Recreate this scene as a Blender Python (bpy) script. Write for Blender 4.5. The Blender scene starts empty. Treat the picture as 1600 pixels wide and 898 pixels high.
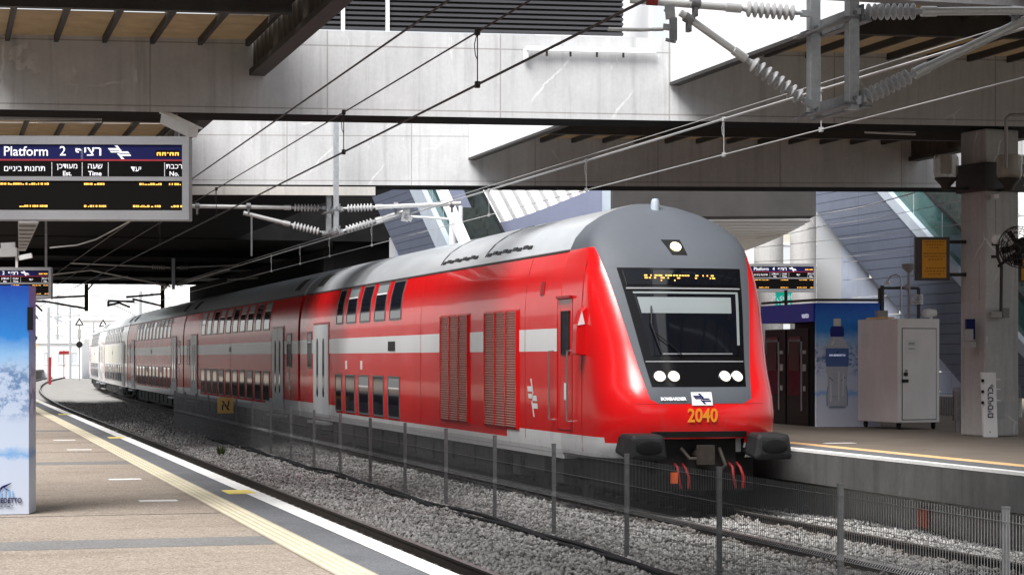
import bpy, bmesh, math, random
import numpy as np
from mathutils import Vector, Matrix, Euler
random.seed(7); np.random.seed(7)
SC = bpy.context.scene
COL = SC.collection

# ------------------------------------------------------------------ camera
F = 3200.0                      # focal length in photograph pixels (1600 wide)
TH = math.atan(900 / F)         # yaw of the camera to the right of the rails
CT, ST = math.cos(TH), math.sin(TH)
H = 2.28                        # eye height above rail top
PLAT = 0.90                     # platform height above rail top
cam_d = bpy.data.cameras.new('camera'); cam = bpy.data.objects.new('camera', cam_d); COL.objects.link(cam)
cam.location = (0, 0, H); cam.rotation_euler = (math.pi / 2, 0, -TH)
cam_d.sensor_width = 36; cam_d.lens = 36 * F / 1600; cam_d.shift_y = 109 / 1600
cam_d.clip_start = 0.1; cam_d.clip_end = 5000
SC.camera = cam

# ------------------------------------------------------------------ sky, sun, exposure
SUN_EL, SUN_AZ = math.radians(55), math.radians(232)   # azimuth: clockwise from +Y (behind and a little left of the camera)
w = bpy.data.worlds.new('World'); SC.world = w; w.use_nodes = True
nt = w.node_tree; nt.nodes.clear()
sky = nt.nodes.new('ShaderNodeTexSky'); sky.sky_type = 'NISHITA'; sky.sun_disc = False
sky.sun_elevation = SUN_EL; sky.sun_rotation = SUN_AZ; sky.dust_density = 1.0; sky.air_density = 1.0
hs = nt.nodes.new('ShaderNodeHueSaturation'); hs.inputs['Saturation'].default_value = 0.22
bg = nt.nodes.new('ShaderNodeBackground'); bg.inputs[1].default_value = 0.085
wo = nt.nodes.new('ShaderNodeOutputWorld')
nt.links.new(sky.outputs[0], hs.inputs['Color']); nt.links.new(hs.outputs[0], bg.inputs[0]); nt.links.new(bg.outputs[0], wo.inputs[0])
sun_d = bpy.data.lights.new('sun', 'SUN'); sun = bpy.data.objects.new('sun', sun_d); COL.objects.link(sun)
sun_d.energy = 3.6; sun_d.angle = math.radians(38); sun_d.color = (1, .975, .95)
sdir = Vector((math.sin(SUN_AZ) * math.cos(SUN_EL), math.cos(SUN_AZ) * math.cos(SUN_EL), math.sin(SUN_EL)))
sun.rotation_euler = sdir.to_track_quat('Z', 'Y').to_euler(); sun.location = sdir * 200
SC.view_settings.view_transform = 'Standard'; SC.view_settings.look = 'None'
SC.view_settings.exposure = 1.1; SC.view_settings.gamma = 1
SC.render.engine = 'CYCLES'; SC.cycles.max_bounces = 8; SC.cycles.diffuse_bounces = 3; SC.cycles.glossy_bounces = 4
SC.cycles.transparent_max_bounces = 12

# ------------------------------------------------------------------ where things stand
# (X right of the camera across the rails, Y along the rails, Z up from rail top)
def P(x, y, d):
    u, v = (x - 800) / F, (558 - y) / F
    return Vector((d * (u * CT + ST), d * (CT - u * ST), H + v * d))
def ratio(x):
    u = (x - 800) / F
    return (u * CT + ST) / (CT - u * ST)
def PX(x, y, X):                # point on the plane X = const
    Y = X / ratio(x); d = Y * CT + X * ST
    return Vector((X, Y, H + (558 - y) / F * d))
def PZ(x, y, z):                # point on the plane Z = const
    return P(x, y, (z - H) * F / (558 - y))
def bend(Y):                    # the line curves away to the right beyond the station
    return 0.0 if Y < 85 else (Y - 85) ** 2 / 2900.0

# ------------------------------------------------------------------ object helpers
ORG = {}
def props(o, label=None, cat=None, group=None, kind=None):
    if label: o['label'] = label
    if cat: o['category'] = cat
    if group: o['group'] = group
    if kind: o['kind'] = kind
    return o
def thing(name, label, cat, loc=(0, 0, 0), group=None, local=False):
    o = bpy.data.objects.new(name, None); COL.objects.link(o); o.location = loc; o.empty_display_size = .3
    ORG[o.name] = Vector((0, 0, 0)) if local else Vector(loc)
    return props(o, label, cat, group)
def copy_tree(o, parent=None):
    c = o.copy(); COL.objects.link(c)
    if parent: c.parent = parent
    ORG[c.name] = ORG.get(o.name, Vector())
    for ch in list(o.children):
        copy_tree(ch, c)
    return c

class MB:
    def __init__(s): s.v = []; s.f = []; s.m = []
    def add(s, vs, fs, m=0):
        b = len(s.v); s.v += [Vector(p) for p in vs]
        for f in fs: s.f.append([b + i for i in f]); s.m.append(m)
        return s
    def box(s, x0, x1, y0, y1, z0, z1, m=0):
        vs = [(x, y, z) for z in (z0, z1) for y in (y0, y1) for x in (x0, x1)]
        return s.add(vs, [(0, 2, 3, 1), (4, 5, 7, 6), (0, 1, 5, 4), (2, 6, 7, 3), (0, 4, 6, 2), (1, 3, 7, 5)], m)
    def obox(s, c, ax, ay, az, m=0):
        c, ax, ay, az = Vector(c), Vector(ax), Vector(ay), Vector(az)
        vs = [c + ax * i + ay * j + az * k for k in (-1, 1) for j in (-1, 1) for i in (-1, 1)]
        return s.add(vs, [(0, 2, 3, 1), (4, 5, 7, 6), (0, 1, 5, 4), (2, 6, 7, 3), (0, 4, 6, 2), (1, 3, 7, 5)], m)
    def beam(s, p, q, wid, hei, up=(0, 0, 1), m=0):     # a square bar from p to q
        p, q = Vector(p), Vector(q); d = (q - p); L = d.length; d.normalize()
        sx = d.cross(Vector(up))
        if sx.length < 1e-4: sx = d.cross(Vector((1, 0, 0)))
        sx.normalize(); uz = sx.cross(d)
        return s.obox((p + q) / 2, sx * wid / 2, d * L / 2, uz * hei / 2, m)
    def prism(s, poly, ext, m=0):
        poly = [Vector(p) for p in poly]; n = len(poly); ext = Vector(ext)
        fs = [tuple(range(n))[::-1], tuple(range(n, 2 * n))] + [(i, (i + 1) % n, n + (i + 1) % n, n + i) for i in range(n)]
        return s.add(poly + [p + ext for p in poly], fs, m)
    def tube(s, pts, r, n=8, m=0, caps=True):
        pts = [Vector(p) for p in pts]; rs = r if isinstance(r, (list, tuple)) else [r] * len(pts)
        prev = None; rings = []
        for i, p in enumerate(pts):
            d = (pts[min(i + 1, len(pts) - 1)] - pts[max(i - 1, 0)]).normalized()
            if prev is None:
                a = d.orthogonal().normalized()
            else:
                a = (prev - d * prev.dot(d)); a = a.normalized() if a.length > 1e-5 else d.orthogonal().normalized()
            prev = a; b = d.cross(a)
            rings.append([p + (a * math.cos(2 * math.pi * k / n) + b * math.sin(2 * math.pi * k / n)) * rs[i] for k in range(n)])
        vs = [v for R in rings for v in R]; fs = []
        for i in range(len(pts) - 1):
            for k in range(n):
                fs.append((i * n + k, i * n + (k + 1) % n, (i + 1) * n + (k + 1) % n, (i + 1) * n + k))
        if caps: fs += [tuple(range(n))[::-1], tuple(range((len(pts) - 1) * n, len(pts) * n))]
        return s.add(vs, fs, m)
    def lathe(s, p, q, prof, n=16, m=0):                # prof: (t along p->q in metres, radius)
        p, q = Vector(p), Vector(q); d = (q - p).normalized(); a = d.orthogonal().normalized(); b = d.cross(a)
        vs = []; fs = []
        for t, r in prof:
            vs += [p + d * t + (a * math.cos(2 * math.pi * k / n) + b * math.sin(2 * math.pi * k / n)) * max(r, 1e-4) for k in range(n)]
        for i in range(len(prof) - 1):
            for k in range(n): fs.append((i * n + k, i * n + (k + 1) % n, (i + 1) * n + (k + 1) % n, (i + 1) * n + k))
        fs += [tuple(range(n))[::-1], tuple(range((len(prof) - 1) * n, len(prof) * n))]
        return s.add(vs, fs, m)
    def sheet(s, fn, us, vs_, m=0):
        nu, nv = len(us), len(vs_)
        return s.add([fn(u, v) for u in us for v in vs_],
                     [(i * nv + j, (i + 1) * nv + j, (i + 1) * nv + j + 1, i * nv + j + 1) for i in range(nu - 1) for j in range(nv - 1)], m)
    def slab(s, fn, us, vs_, o0, o1, m=0):              # closed curved plate: fn(u, v, offset)
        nu, nv = len(us), len(vs_); N = nu * nv
        vs = [fn(u, v, o1) for u in us for v in vs_] + [fn(u, v, o0) for u in us for v in vs_]
        g = lambda i, j: i * nv + j
        fs = [(g(i, j), g(i + 1, j), g(i + 1, j + 1), g(i, j + 1)) for i in range(nu - 1) for j in range(nv - 1)]
        fs += [tuple(N + k for k in f[::-1]) for f in fs]
        edge = [g(i, 0) for i in range(nu)] + [g(nu - 1, j) for j in range(1, nv)] + [g(i, nv - 1) for i in range(nu - 2, -1, -1)] + [g(0, j) for j in range(nv - 2, 0, -1)]
        for k in range(len(edge)):
            a, b = edge[k], edge[(k + 1) % len(edge)]; fs.append((b, a, N + a, N + b))
        return s.add(vs, fs, m)
    def build(s, name, mats, parent=None, smooth=False, bevel=0, loc=None, recalc=True):
        o0 = ORG.get(parent.name, Vector()) if parent else (Vector(loc) if loc is not None else Vector())
        me = bpy.data.meshes.new(name)
        me.from_pydata([tuple(v - o0) for v in s.v], [], s.f)
        if not isinstance(mats, (list, tuple)): mats = [mats]
        for mt in mats: me.materials.append(mt)
        if len(mats) > 1: me.polygons.foreach_set('material_index', s.m)
        if recalc:
            bm = bmesh.new(); bm.from_mesh(me); bmesh.ops.recalc_face_normals(bm, faces=bm.faces); bm.to_mesh(me); bm.free()
        if smooth:
            me.polygons.foreach_set('use_smooth', [True] * len(me.polygons)); me.set_sharp_from_angle(angle=math.radians(smooth if smooth is not True else 40))
        me.update()
        o = bpy.data.objects.new(name, me); COL.objects.link(o)
        if parent: o.parent = parent
        elif loc is not None: o.location = loc
        ORG[o.name] = o0
        if bevel:
            b = o.modifiers.new('bevel', 'BEVEL'); b.width = bevel; b.segments = 2; b.limit_method = 'ANGLE'; b.angle_limit = math.radians(40)
            if not smooth: b.harden_normals = False
        return o

def inst(o, parent, loc=None):      # a piece that shares its mesh
    c = o.copy(); COL.objects.link(c); c.parent = parent
    if loc is not None: c.location = loc
    return c
def text(body, size, mat, parent, pos, xdir=(1, 0, 0), up=(0, 0, 1), name='lettering', align='CENTER', ext=.002, bold=0, sx=1.0, loc=None):
    c = bpy.data.curves.new(name, 'FONT'); c.body = body; c.size = size; c.extrude = ext; c.align_x = align; c.align_y = 'CENTER'
    c.offset = bold; c.resolution_u = 3
    t = bpy.data.objects.new(name, c); COL.objects.link(t)
    dg = bpy.context.evaluated_depsgraph_get()
    me = bpy.data.meshes.new_from_object(t.evaluated_get(dg)); bpy.data.objects.remove(t); bpy.data.curves.remove(c)
    X = Vector(xdir).normalized(); U = Vector(up).normalized(); N = X.cross(U)
    o0 = ORG.get(parent.name, Vector()) if parent else Vector()
    p = Vector(pos) - o0
    for v in me.vertices: v.co = p + X * (v.co.x * sx) + U * v.co.y + N * v.co.z
    me.materials.clear(); me.materials.append(mat); me.name = name
    o = bpy.data.objects.new(name, me); COL.objects.link(o); o.parent = parent
    return o
def heb(s): return s[::-1]

# ------------------------------------------------------------------ materials
def pbr(name, col, rough=.6, metal=0, emit=None, est=1, coat=0, spec=None, trans=0, alpha=1):
    m = bpy.data.materials.new(name); m.use_nodes = True
    b = m.node_tree.nodes['Principled BSDF']
    b.inputs['Base Color'].default_value = (*col, 1); b.inputs['Roughness'].default_value = rough; b.inputs['Metallic'].default_value = metal
    if emit: b.inputs['Emission Color'].default_value = (*emit, 1); b.inputs['Emission Strength'].default_value = est
    if coat: b.inputs['Coat Weight'].default_value = coat; b.inputs['Coat Roughness'].default_value = .04
    if spec is not None: b.inputs['Specular IOR Level'].default_value = spec
    if trans: b.inputs['Transmission Weight'].default_value = trans
    if alpha < 1: b.inputs['Alpha'].default_value = alpha
    return m
class NT:
    def __init__(s, m): s.t = m.node_tree; s.b = s.t.nodes['Principled BSDF']; s.L = s.t.links
    def n(s, typ, **kw):
        nd = s.t.nodes.new('ShaderNode' + typ)
        for k, v in kw.items():
            if k.startswith('_'): setattr(nd, k[1:], v)
            else: nd.inputs[k].default_value = v
        return nd
    def link(s, a, b): s.L.new(a, b)
    def coord(s, scale=(1, 1, 1), out='Object'):
        tc = s.n('TexCoord'); mp = s.n('Mapping'); mp.inputs['Scale'].default_value = scale
        s.link(tc.outputs[out], mp.inputs[0]); return mp.outputs[0]
    def noise(s, vec, scale, detail=6, rough=.6):
        nd = s.n('TexNoise', Scale=scale, Detail=detail, Roughness=rough); s.link(vec, nd.inputs['Vector']); return nd.outputs['Fac']
    def ramp(s, fac, stops):
        r = s.n('ValToRGB'); e = r.color_ramp.elements
        while len(e) < len(stops): e.new(.5)
        for el, (p, c) in zip(e, stops): el.position = p; el.color = (*c, 1) if len(c) == 3 else c
        s.link(fac, r.inputs[0]); return r.outputs[0]
    def mix(s, fac, a, b, mode='MIX'):
        x = s.n('Mix', _data_type='RGBA', _blend_type=mode)
        if hasattr(fac, 'links') or isinstance(fac, bpy.types.NodeSocket): s.link(fac, x.inputs[0])
        else: x.inputs[0].default_value = fac
        for i, q in ((6, a), (7, b)):
            if isinstance(q, bpy.types.NodeSocket): s.link(q, x.inputs[i])
            else: x.inputs[i].default_value = (*q, 1)
        return x.outputs[2]
    def math(s, op, a, b=None):
        x = s.n('Math', _operation=op)
        for i, q in ((0, a), (1, b)):
            if q is None: continue
            if isinstance(q, bpy.types.NodeSocket): s.link(q, x.inputs[i])
            else: x.inputs[i].default_value = q
        return x.outputs[0]
    def bump(s, h, strength=.3, dist=.02):
        b = s.n('Bump', Strength=strength, Distance=dist); s.link(h, b.inputs['Height']); s.link(b.outputs[0], s.b.inputs['Normal'])
    def color(s, c): s.link(c, s.b.inputs['Base Color'])
def worn(name, a, b, scale=3, rough=.7, metal=0, bump=.15, stretch=(1, 1, 1), fine=40, spec=None):
    m = pbr(name, a, rough, metal, spec=spec); t = NT(m); v = t.coord(stretch)
    n1 = t.noise(v, scale, 8, .65); n2 = t.noise(v, fine, 3)
    f = t.math('ADD', t.math('MULTIPLY', n1, .75), t.math('MULTIPLY', n2, .25))
    t.color(t.ramp(f, [(.35, a), (.65, b)])); 
    if bump: t.bump(f, bump, .02)
    return m
def concrete(name, a, b, joints=None, streak=True):
    m = pbr(name, a, .85, spec=.2); t = NT(m); v = t.coord()
    n1 = t.noise(v, .8, 8, .7); n2 = t.noise(v, 14, 5)
    sv = t.coord((3, 3, .25)); n3 = t.noise(sv, 2.0, 5, .7)
    f = t.math('ADD', t.math('MULTIPLY', n1, .5), t.math('ADD', t.math('MULTIPLY', n2, .2), t.math('MULTIPLY', n3, .3)))
    c = t.ramp(f, [(.33, a), (.66, b)])
    h = f
    # pale run marks and hairline cracks
    n4 = t.noise(t.coord((4, 4, .6)), 1.1, 4, .75)
    c = t.mix(t.ramp(n4, [(.66, (0, 0, 0)), (.72, (.5, .5, .5))]), c, tuple(min(1, x * 1.5) for x in b))
    # thin pale mended cracks
    vc = t.n('TexVoronoi', Scale=.55, _feature='DISTANCE_TO_EDGE'); wv = t.n('TexNoise', Scale=3.0, Detail=6.0); t.link(v, wv.inputs['Vector'])
    t.link(t.mix(.22, v, wv.outputs['Color'], 'ADD'), vc.inputs['Vector'])
    ck = t.math('MULTIPLY', t.math('LESS_THAN', vc.outputs['Distance'], .008), t.ramp(t.noise(v, .7, 3), [(.52, (0, 0, 0)), (.6, (.45, .45, .45))]))
    c = t.mix(ck, c, tuple(min(.85, x * 1.7) for x in b))
    # dark weather runs from the top edge
    n5 = t.noise(t.coord((2.2, 2.2, .10)), 1.6, 5, .7); c = t.mix(t.ramp(n5, [(.52, (0, 0, 0)), (.72, (.45, .45, .45))]), c, tuple(x * .45 for x in a))
    if joints:                         # shutter-board joints in the cast concrete
        br = t.n('TexBrick', Scale=1.0); br.inputs['Mortar Size'].default_value = .012; br.inputs['Brick Width'].default_value = joints[0]
        br.inputs['Row Height'].default_value = joints[1]; br.offset = 0; br.inputs['Color1'].default_value = (1, 1, 1, 1)
        br.inputs['Color2'].default_value = (.93, .93, .93, 1); br.inputs['Mortar'].default_value = (.62, .6, .58, 1)
        mp = t.n('Mapping'); tc = t.n('TexCoord'); t.link(tc.outputs['Object'], mp.inputs[0]); mp.inputs['Rotation'].default_value = (math.pi / 2, 0, 0)
        mp.inputs['Location'].default_value = (.4, .1, 0)
        t.link(mp.outputs[0], br.inputs['Vector'])
        c = t.mix(1.0, c, br.outputs['Color'], 'MULTIPLY')
    t.color(c); t.bump(h, .35, .02)
    return m

M = {}
M['concrete'] = concrete('concrete_beam', (.43, .435, .44), (.62, .625, .635), (2.9, 1.05))
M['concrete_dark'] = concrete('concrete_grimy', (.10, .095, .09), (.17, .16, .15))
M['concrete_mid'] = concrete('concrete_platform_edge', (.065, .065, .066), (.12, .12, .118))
M['concrete_pale'] = concrete('concrete_pale', (.42, .41, .39), (.58, .56, .53))
M['concrete_column'] = concrete('concrete_column', (.33, .325, .32), (.50, .495, .485))
M['shade_black'] = worn('shade_black_soffit', (.008, .008, .009), (.016, .016, .016), 1.5, .95, bump=.1, spec=.1)  # near-black colour holds the deep shade under beams and decks
M['brown_steel'] = worn('brown_cladding', (.040, .033, .027), (.085, .072, .058), 2, .6, bump=.05, stretch=(1, 1, .2), spec=.3)
M['black_steel'] = worn('black_steel', (.02, .019, .018), (.04, .037, .034), 3, .6, bump=.05)
M['white_panel'] = worn('white_cladding', (.74, .75, .77), (.82, .83, .85), .9, .55, bump=.02)
M['roof_panel'] = worn('translucent_roof_sheet', (.15, .09, .04), (.30, .21, .11), 2.2, .6, bump=.05)
def _roof():
    t = NT(M['roof_panel']); tr = t.n('BsdfTranslucent', Color=(.75, .52, .28, 1)); mx = t.n('MixShader'); mx.inputs[0].default_value = .03
    out = [n for n in t.t.nodes if n.type == 'OUTPUT_MATERIAL'][0]
    t.link(t.b.outputs[0], mx.inputs[1]); t.link(tr.outputs[0], mx.inputs[2]); t.link(mx.outputs[0], out.inputs[0])
_roof()
M['galv'] = worn('galvanised_steel', (.42, .44, .46), (.60, .62, .64), 9, .42, .75, bump=.03)
M['galv_dark2'] = worn('dull_steel', (.20, .20, .21), (.30, .30, .31), 9, .45, .6, bump=.03)
M['fence'] = worn('fence_steel', (.22, .225, .23), (.32, .325, .33), 8, .5, .6, bump=.03)
M['alu'] = worn('aluminium_tube', (.62, .62, .61), (.74, .74, .73), 5, .35, .55, bump=.02)
M['porcelain'] = worn('grey_insulator', (.40, .40, .41), (.52, .52, .53), 6, .4, bump=.02)
M['wire_dark'] = pbr('contact_wire', (.045, .04, .04), .5, .6)
M['wire_pale'] = pbr('pale_wire', (.55, .55, .55), .35, .5)
M['black'] = pbr('black_plastic', (.008, .008, .009), .45, spec=.25)
M['rubber'] = worn('dark_rubber', (.012, .0125, .014), (.024, .025, .027), 6, .6, bump=.1, spec=.25)
M['white'] = worn('white_paint', (.72, .73, .74), (.80, .81, .82), 3, .4, bump=.02)
M['silver_frame'] = worn('grey_sign_frame', (.22, .22, .235), (.27, .27, .285), 2, .5, .1, bump=.01)
M['navy'] = pbr('navy_print', (.006, .008, .075), .5, spec=.2)
M['print_white'] = pbr('white_print', (.80, .80, .84), .5, emit=(.8, .8, .9), est=.25)
M['red_line'] = pbr('red_print', (.35, .02, .03), .5)
M['led_board'] = pbr('led_board', (.004, .003, .003), .6, spec=.1)
M['amber'] = pbr('amber_led', (.6, .28, .05), .5, emit=(1, .47, .08), est=.95)
M['glass_dark'] = pbr('tinted_glass', (.012, .014, .022), .06, spec=.6)
M['screen_glass'] = pbr('windscreen_glass', (.004, .005, .008), .05, spec=.4)
M['blind'] = pbr('sun_blind', (.20, .23, .235), .5)
M['lamp'] = pbr('lit_headlight', (.9, .85, .75), .3, emit=(1, .88, .70), est=1.3)
M['lamp_warm'] = pbr('lit_marker_lamp', (.9, .8, .6), .3, emit=(1, .72, .36), est=1.6)
M['chrome'] = pbr('polished_steel', (.6, .6, .6), .25, .9)
M['orange_num'] = pbr('orange_number', (.85, .30, .02), .5)
M['hose'] = pbr('red_hose', (.26, .012, .014), .6)
M['orange_plate'] = pbr('orange_plate', (.75, .12, .02), .5)
M['rust'] = worn('rusty_steel', (.020, .016, .013), (.05, .038, .032), 6, .75, .2, bump=.15)
M['rail_top'] = worn('worn_rail_head', (.30, .29, .28), (.42, .41, .40), 5, .35, .8, bump=.02, stretch=(6, .3, 6))
M['sleeper'] = concrete('sleeper_concrete', (.22, .21, .2), (.33, .32, .3))
M['tile_dark'] = worn('dark_blue_cladding', (.085, .10, .14), (.105, .12, .165), 2, .45, .1, bump=.01)
M['tile_light'] = worn('light_blue_tile', (.36, .41, .52), (.43, .48, .59), 2.5, .5, bump=.02)
M['blue_wall'] = worn('slate_blue_wall', (.16, .18, .26), (.19, .21, .30), 1.5, .6, bump=.02)
M['stringer'] = worn('pale_blue_stringer', (.33, .38, .44), (.40, .45, .51), 2, .45, bump=.01)
M['green_glass'] = pbr('green_glass', (.05, .13, .12), .08, spec=.6, alpha=.75)
M['step_dark'] = worn('escalator_steps', (.03, .04, .04), (.07, .085, .08), 5, .5, .3)
M['white_beam'] = worn('white_steel', (.72, .74, .76), (.80, .82, .84), 2, .4, bump=.01)
M['louvre'] = pbr('dark_louvre', (.05, .05, .055), .5, .2)
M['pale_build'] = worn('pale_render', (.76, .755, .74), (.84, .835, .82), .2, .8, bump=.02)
M['pale_shade'] = pbr('pale_window', (.50, .52, .54), .3)
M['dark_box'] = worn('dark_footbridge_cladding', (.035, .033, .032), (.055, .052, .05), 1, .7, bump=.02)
M['hall'] = worn('light_blocker_render', (.028, .027, .026), (.05, .049, .047), .4, .85, bump=.02)  # dark colour of the unseen sky-blocking wall on the left
M['beige'] = worn('beige_building', (.45, .42, .36), (.56, .53, .46), .5, .8, bump=.02)
M['cabinet'] = worn('grubby_white_cabinet', (.70, .68, .67), (.80, .79, .775), 2.2, .5, bump=.03, stretch=(1, 1, .5))
M['paper'] = pbr('paper_notice', (.70, .70, .68), .8)
M['ink'] = pbr('dark_ink', (.03, .03, .06), .7)
M['ad_blue'] = pbr('blue_print', (.01, .055, .5), .35)
M['orange_sign'] = worn('orange_notice', (.62, .27, .012), (.70, .32, .02), 3, .6, bump=0)
M['sign_yellow'] = worn('yellow_plate', (.86, .58, .17), (.92, .64, .22), 3, .6, bump=0)
M['sign_green'] = pbr('teal_sign', (.01, .36, .26), .5, emit=(.01, .5, .36), est=.25)
M['glass_lantern'] = pbr('lantern_glass', (.42, .40, .33), .15, alpha=.55)
M['grey_box'] = worn('grey_box', (.28, .28, .28), (.36, .36, .36), 4, .5)
M['hopper'] = pbr('frosted_vent', (.26, .29, .30), .3)

# exposed-aggregate platform
def platform_mat():
    m = pbr('aggregate_paving', (.4, .33, .26), .9, spec=.15); t = NT(m); v = t.coord()
    n1 = t.noise(v, .35, 6, .6); n2 = t.noise(v, 55, 4, .7); n3 = t.noise(t.coord((.7, 1.5, 1)), 1.3, 6, .7)
    c = t.ramp(n1, [(.3, (.31, .265, .222)), (.7, (.40, .35, .30))])
    c = t.mix(t.ramp(n2, [(.40, (.8, .8, .8)), (.62, (0, 0, 0))]), c, (.15, .12, .095), 'MIX')
    c = t.mix(t.ramp(n3, [(.48, (0, 0, 0)), (.72, (.5, .5, .5))]), c, (.15, .12, .10))
    vo = t.n('TexVoronoi', Scale=90.0); t.link(v, vo.inputs['Vector'])
    c = t.mix(t.ramp(vo.outputs['Color'], [(.75, (0, 0, 0)), (.9, (.6, .6, .6))]), c, (.58, .52, .45))
    n6 = t.noise(v, 4.5, 5, .75); c = t.mix(t.ramp(n6, [(.60, (0, 0, 0)), (.70, (.55, .55, .55))]), c, (.12, .10, .085))
    spot = t.n('TexVoronoi', Scale=2.3); t.link(v, spot.inputs['Vector']); c = t.mix(t.math('MULTIPLY', t.math('LESS_THAN', spot.outputs['Distance'], .055), .55), c, (.06, .055, .05))
    t.color(c); t.bump(n2, .5, .01); return m
M['paving'] = platform_mat()
def speckle(name, a, b, scale=60, rough=.9):
    m = pbr(name, a, rough, spec=.15); t = NT(m); v = t.coord()
    n1 = t.noise(v, scale, 4, .7); n2 = t.noise(v, 1.2, 5, .6)
    c = t.ramp(n1, [(.35, a), (.65, b)]); c = t.mix(t.ramp(n2, [(.4, (0, 0, 0)), (.75, (.35, .35, .35))]), c, tuple(x * .6 for x in a))
    t.color(c); t.bump(n1, .5, .01); return m
M['asphalt'] = speckle('platform_asphalt', (.085, .09, .10), (.19, .195, .205))
M['paving_dark'] = speckle('right_platform_paving', (.13, .108, .088), (.21, .183, .155), 50)
M['band'] = speckle('worn_grey_band', (.13, .13, .13), (.24, .24, .235), 45)
M['edge_white'] = speckle('white_edge_paint', (.66, .66, .65), (.80, .80, .79), 25)
M['tactile'] = speckle('cream_tactile', (.34, .295, .23), (.45, .395, .315), 40)
M['tactile_orange'] = speckle('ochre_tactile', (.55, .36, .18), (.66, .45, .25), 30)
M['tactile_bar'] = speckle('yellow_tactile_bar', (.48, .44, .32), (.58, .535, .41), 40)
M['yellow_mark'] = speckle('yellow_mark', (.70, .55, .14), (.80, .66, .24), 30)
M['ballast_bed'] = speckle('ballast_dust', (.16, .155, .145), (.36, .35, .335), 22)
M['far_ground'] = speckle('pale_ground', (.16, .155, .145), (.26, .25, .235), 6)
M['joint'] = pbr('joint_filler', (.05, .045, .04), .95)
M['yard'] = speckle('pale_yard', (.60, .59, .56), (.72, .71, .68), 6)
def stone_mat():
    m = pbr('ballast_stone', (.3, .3, .3), .9, spec=.2); t = NT(m); g = t.n('NewGeometry')
    c = t.ramp(g.outputs['Random Per Island'], [(0, (.22, .215, .205)), (.4, (.38, .375, .365)), (.75, (.46, .455, .445)), (1, (.60, .59, .575))])
    tc = t.n('TexCoord'); sp = t.n('SeparateXYZ'); t.link(tc.outputs['Object'], sp.inputs[0]); x = sp.outputs[0]
    near = None
    for rx in (5.68, 10.05, 11.55):
        d = t.math('SUBTRACT', 1, t.math('MULTIPLY', t.math('ABSOLUTE', t.math('SUBTRACT', x, rx)), 2.2)); d = t.math('MAXIMUM', d, 0); near = d if near is None else t.math('MAXIMUM', near, d)
    ns = t.noise(t.coord(), 1.1, 5, .7)
    c = t.mix(t.math('MULTIPLY', near, t.ramp(ns, [(.35, (.2, .2, .2)), (.65, (.85, .85, .85))])), c, (.13, .085, .055))
    c = t.mix(t.ramp(ns, [(.5, (0, 0, 0)), (.75, (.5, .5, .5))]), c, (.20, .19, .17))
    t.color(c); return m
M['stone'] = stone_mat()

# ------------------------------------------------------------------ train paint (one livery, laid out along each coach)
def train_paint(y_from, coat, spec):
    m = pbr('red_train_paint', (.6, .01, .012), .25, coat=coat, spec=spec); t = NT(m)
    tc = t.n('TexCoord'); sp = t.n('SeparateXYZ'); t.link(tc.outputs['Object'], sp.inputs[0])
    z, y, x = sp.outputs[2], sp.outputs[1], sp.outputs[0]
    red = t.ramp(t.noise(t.coord((1, .6, .25)), 2.2, 5), [(.3, (.66, .006, .008)), (.7, (.74, .009, .011))])
    white = (.80, .81, .82)
    stripe = t.math('MULTIPLY', t.math('MULTIPLY', t.math('GREATER_THAN', z, 2.375), t.math('LESS_THAN', z, 2.735)),
                    t.math('GREATER_THAN', y, y_from))
    ends = t.math('MAXIMUM', t.math('LESS_THAN', y, 5.75), t.math('GREATER_THAN', y, 21.3))
    zr = t.math('ADD', .93, t.math('MULTIPLY', ends, .17))
    skirt = t.math('LESS_THAN', z, zr)
    f = t.math('MAXIMUM', stripe, skirt)
    c = t.mix(f, red, white)
    # road dirt creeping up from the bogies
    d = t.ramp(t.noise(t.coord((2, 1.2, .6)), 3, 6, .7), [(.55, (0, 0, 0)), (.8, (.35, .35, .35))])
    c = t.mix(t.math('MULTIPLY', d, t.math('LESS_THAN', z, 1.3)), c, (.20, .12, .10))
    t.color(c)
    n = t.noise(t.coord((1, 2.6, .16)), 5.0, 3, .5); n2 = t.noise(t.coord((1, .5, .12)), 1.6, 2)
    t.bump(t.math('ADD', t.math('MULTIPLY', n, .55), n2), .16, .05)
    return m
M['paint'] = train_paint(-1.0, .10, .24); M['paint_cab'] = train_paint(2.78, .34, .36)
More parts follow.
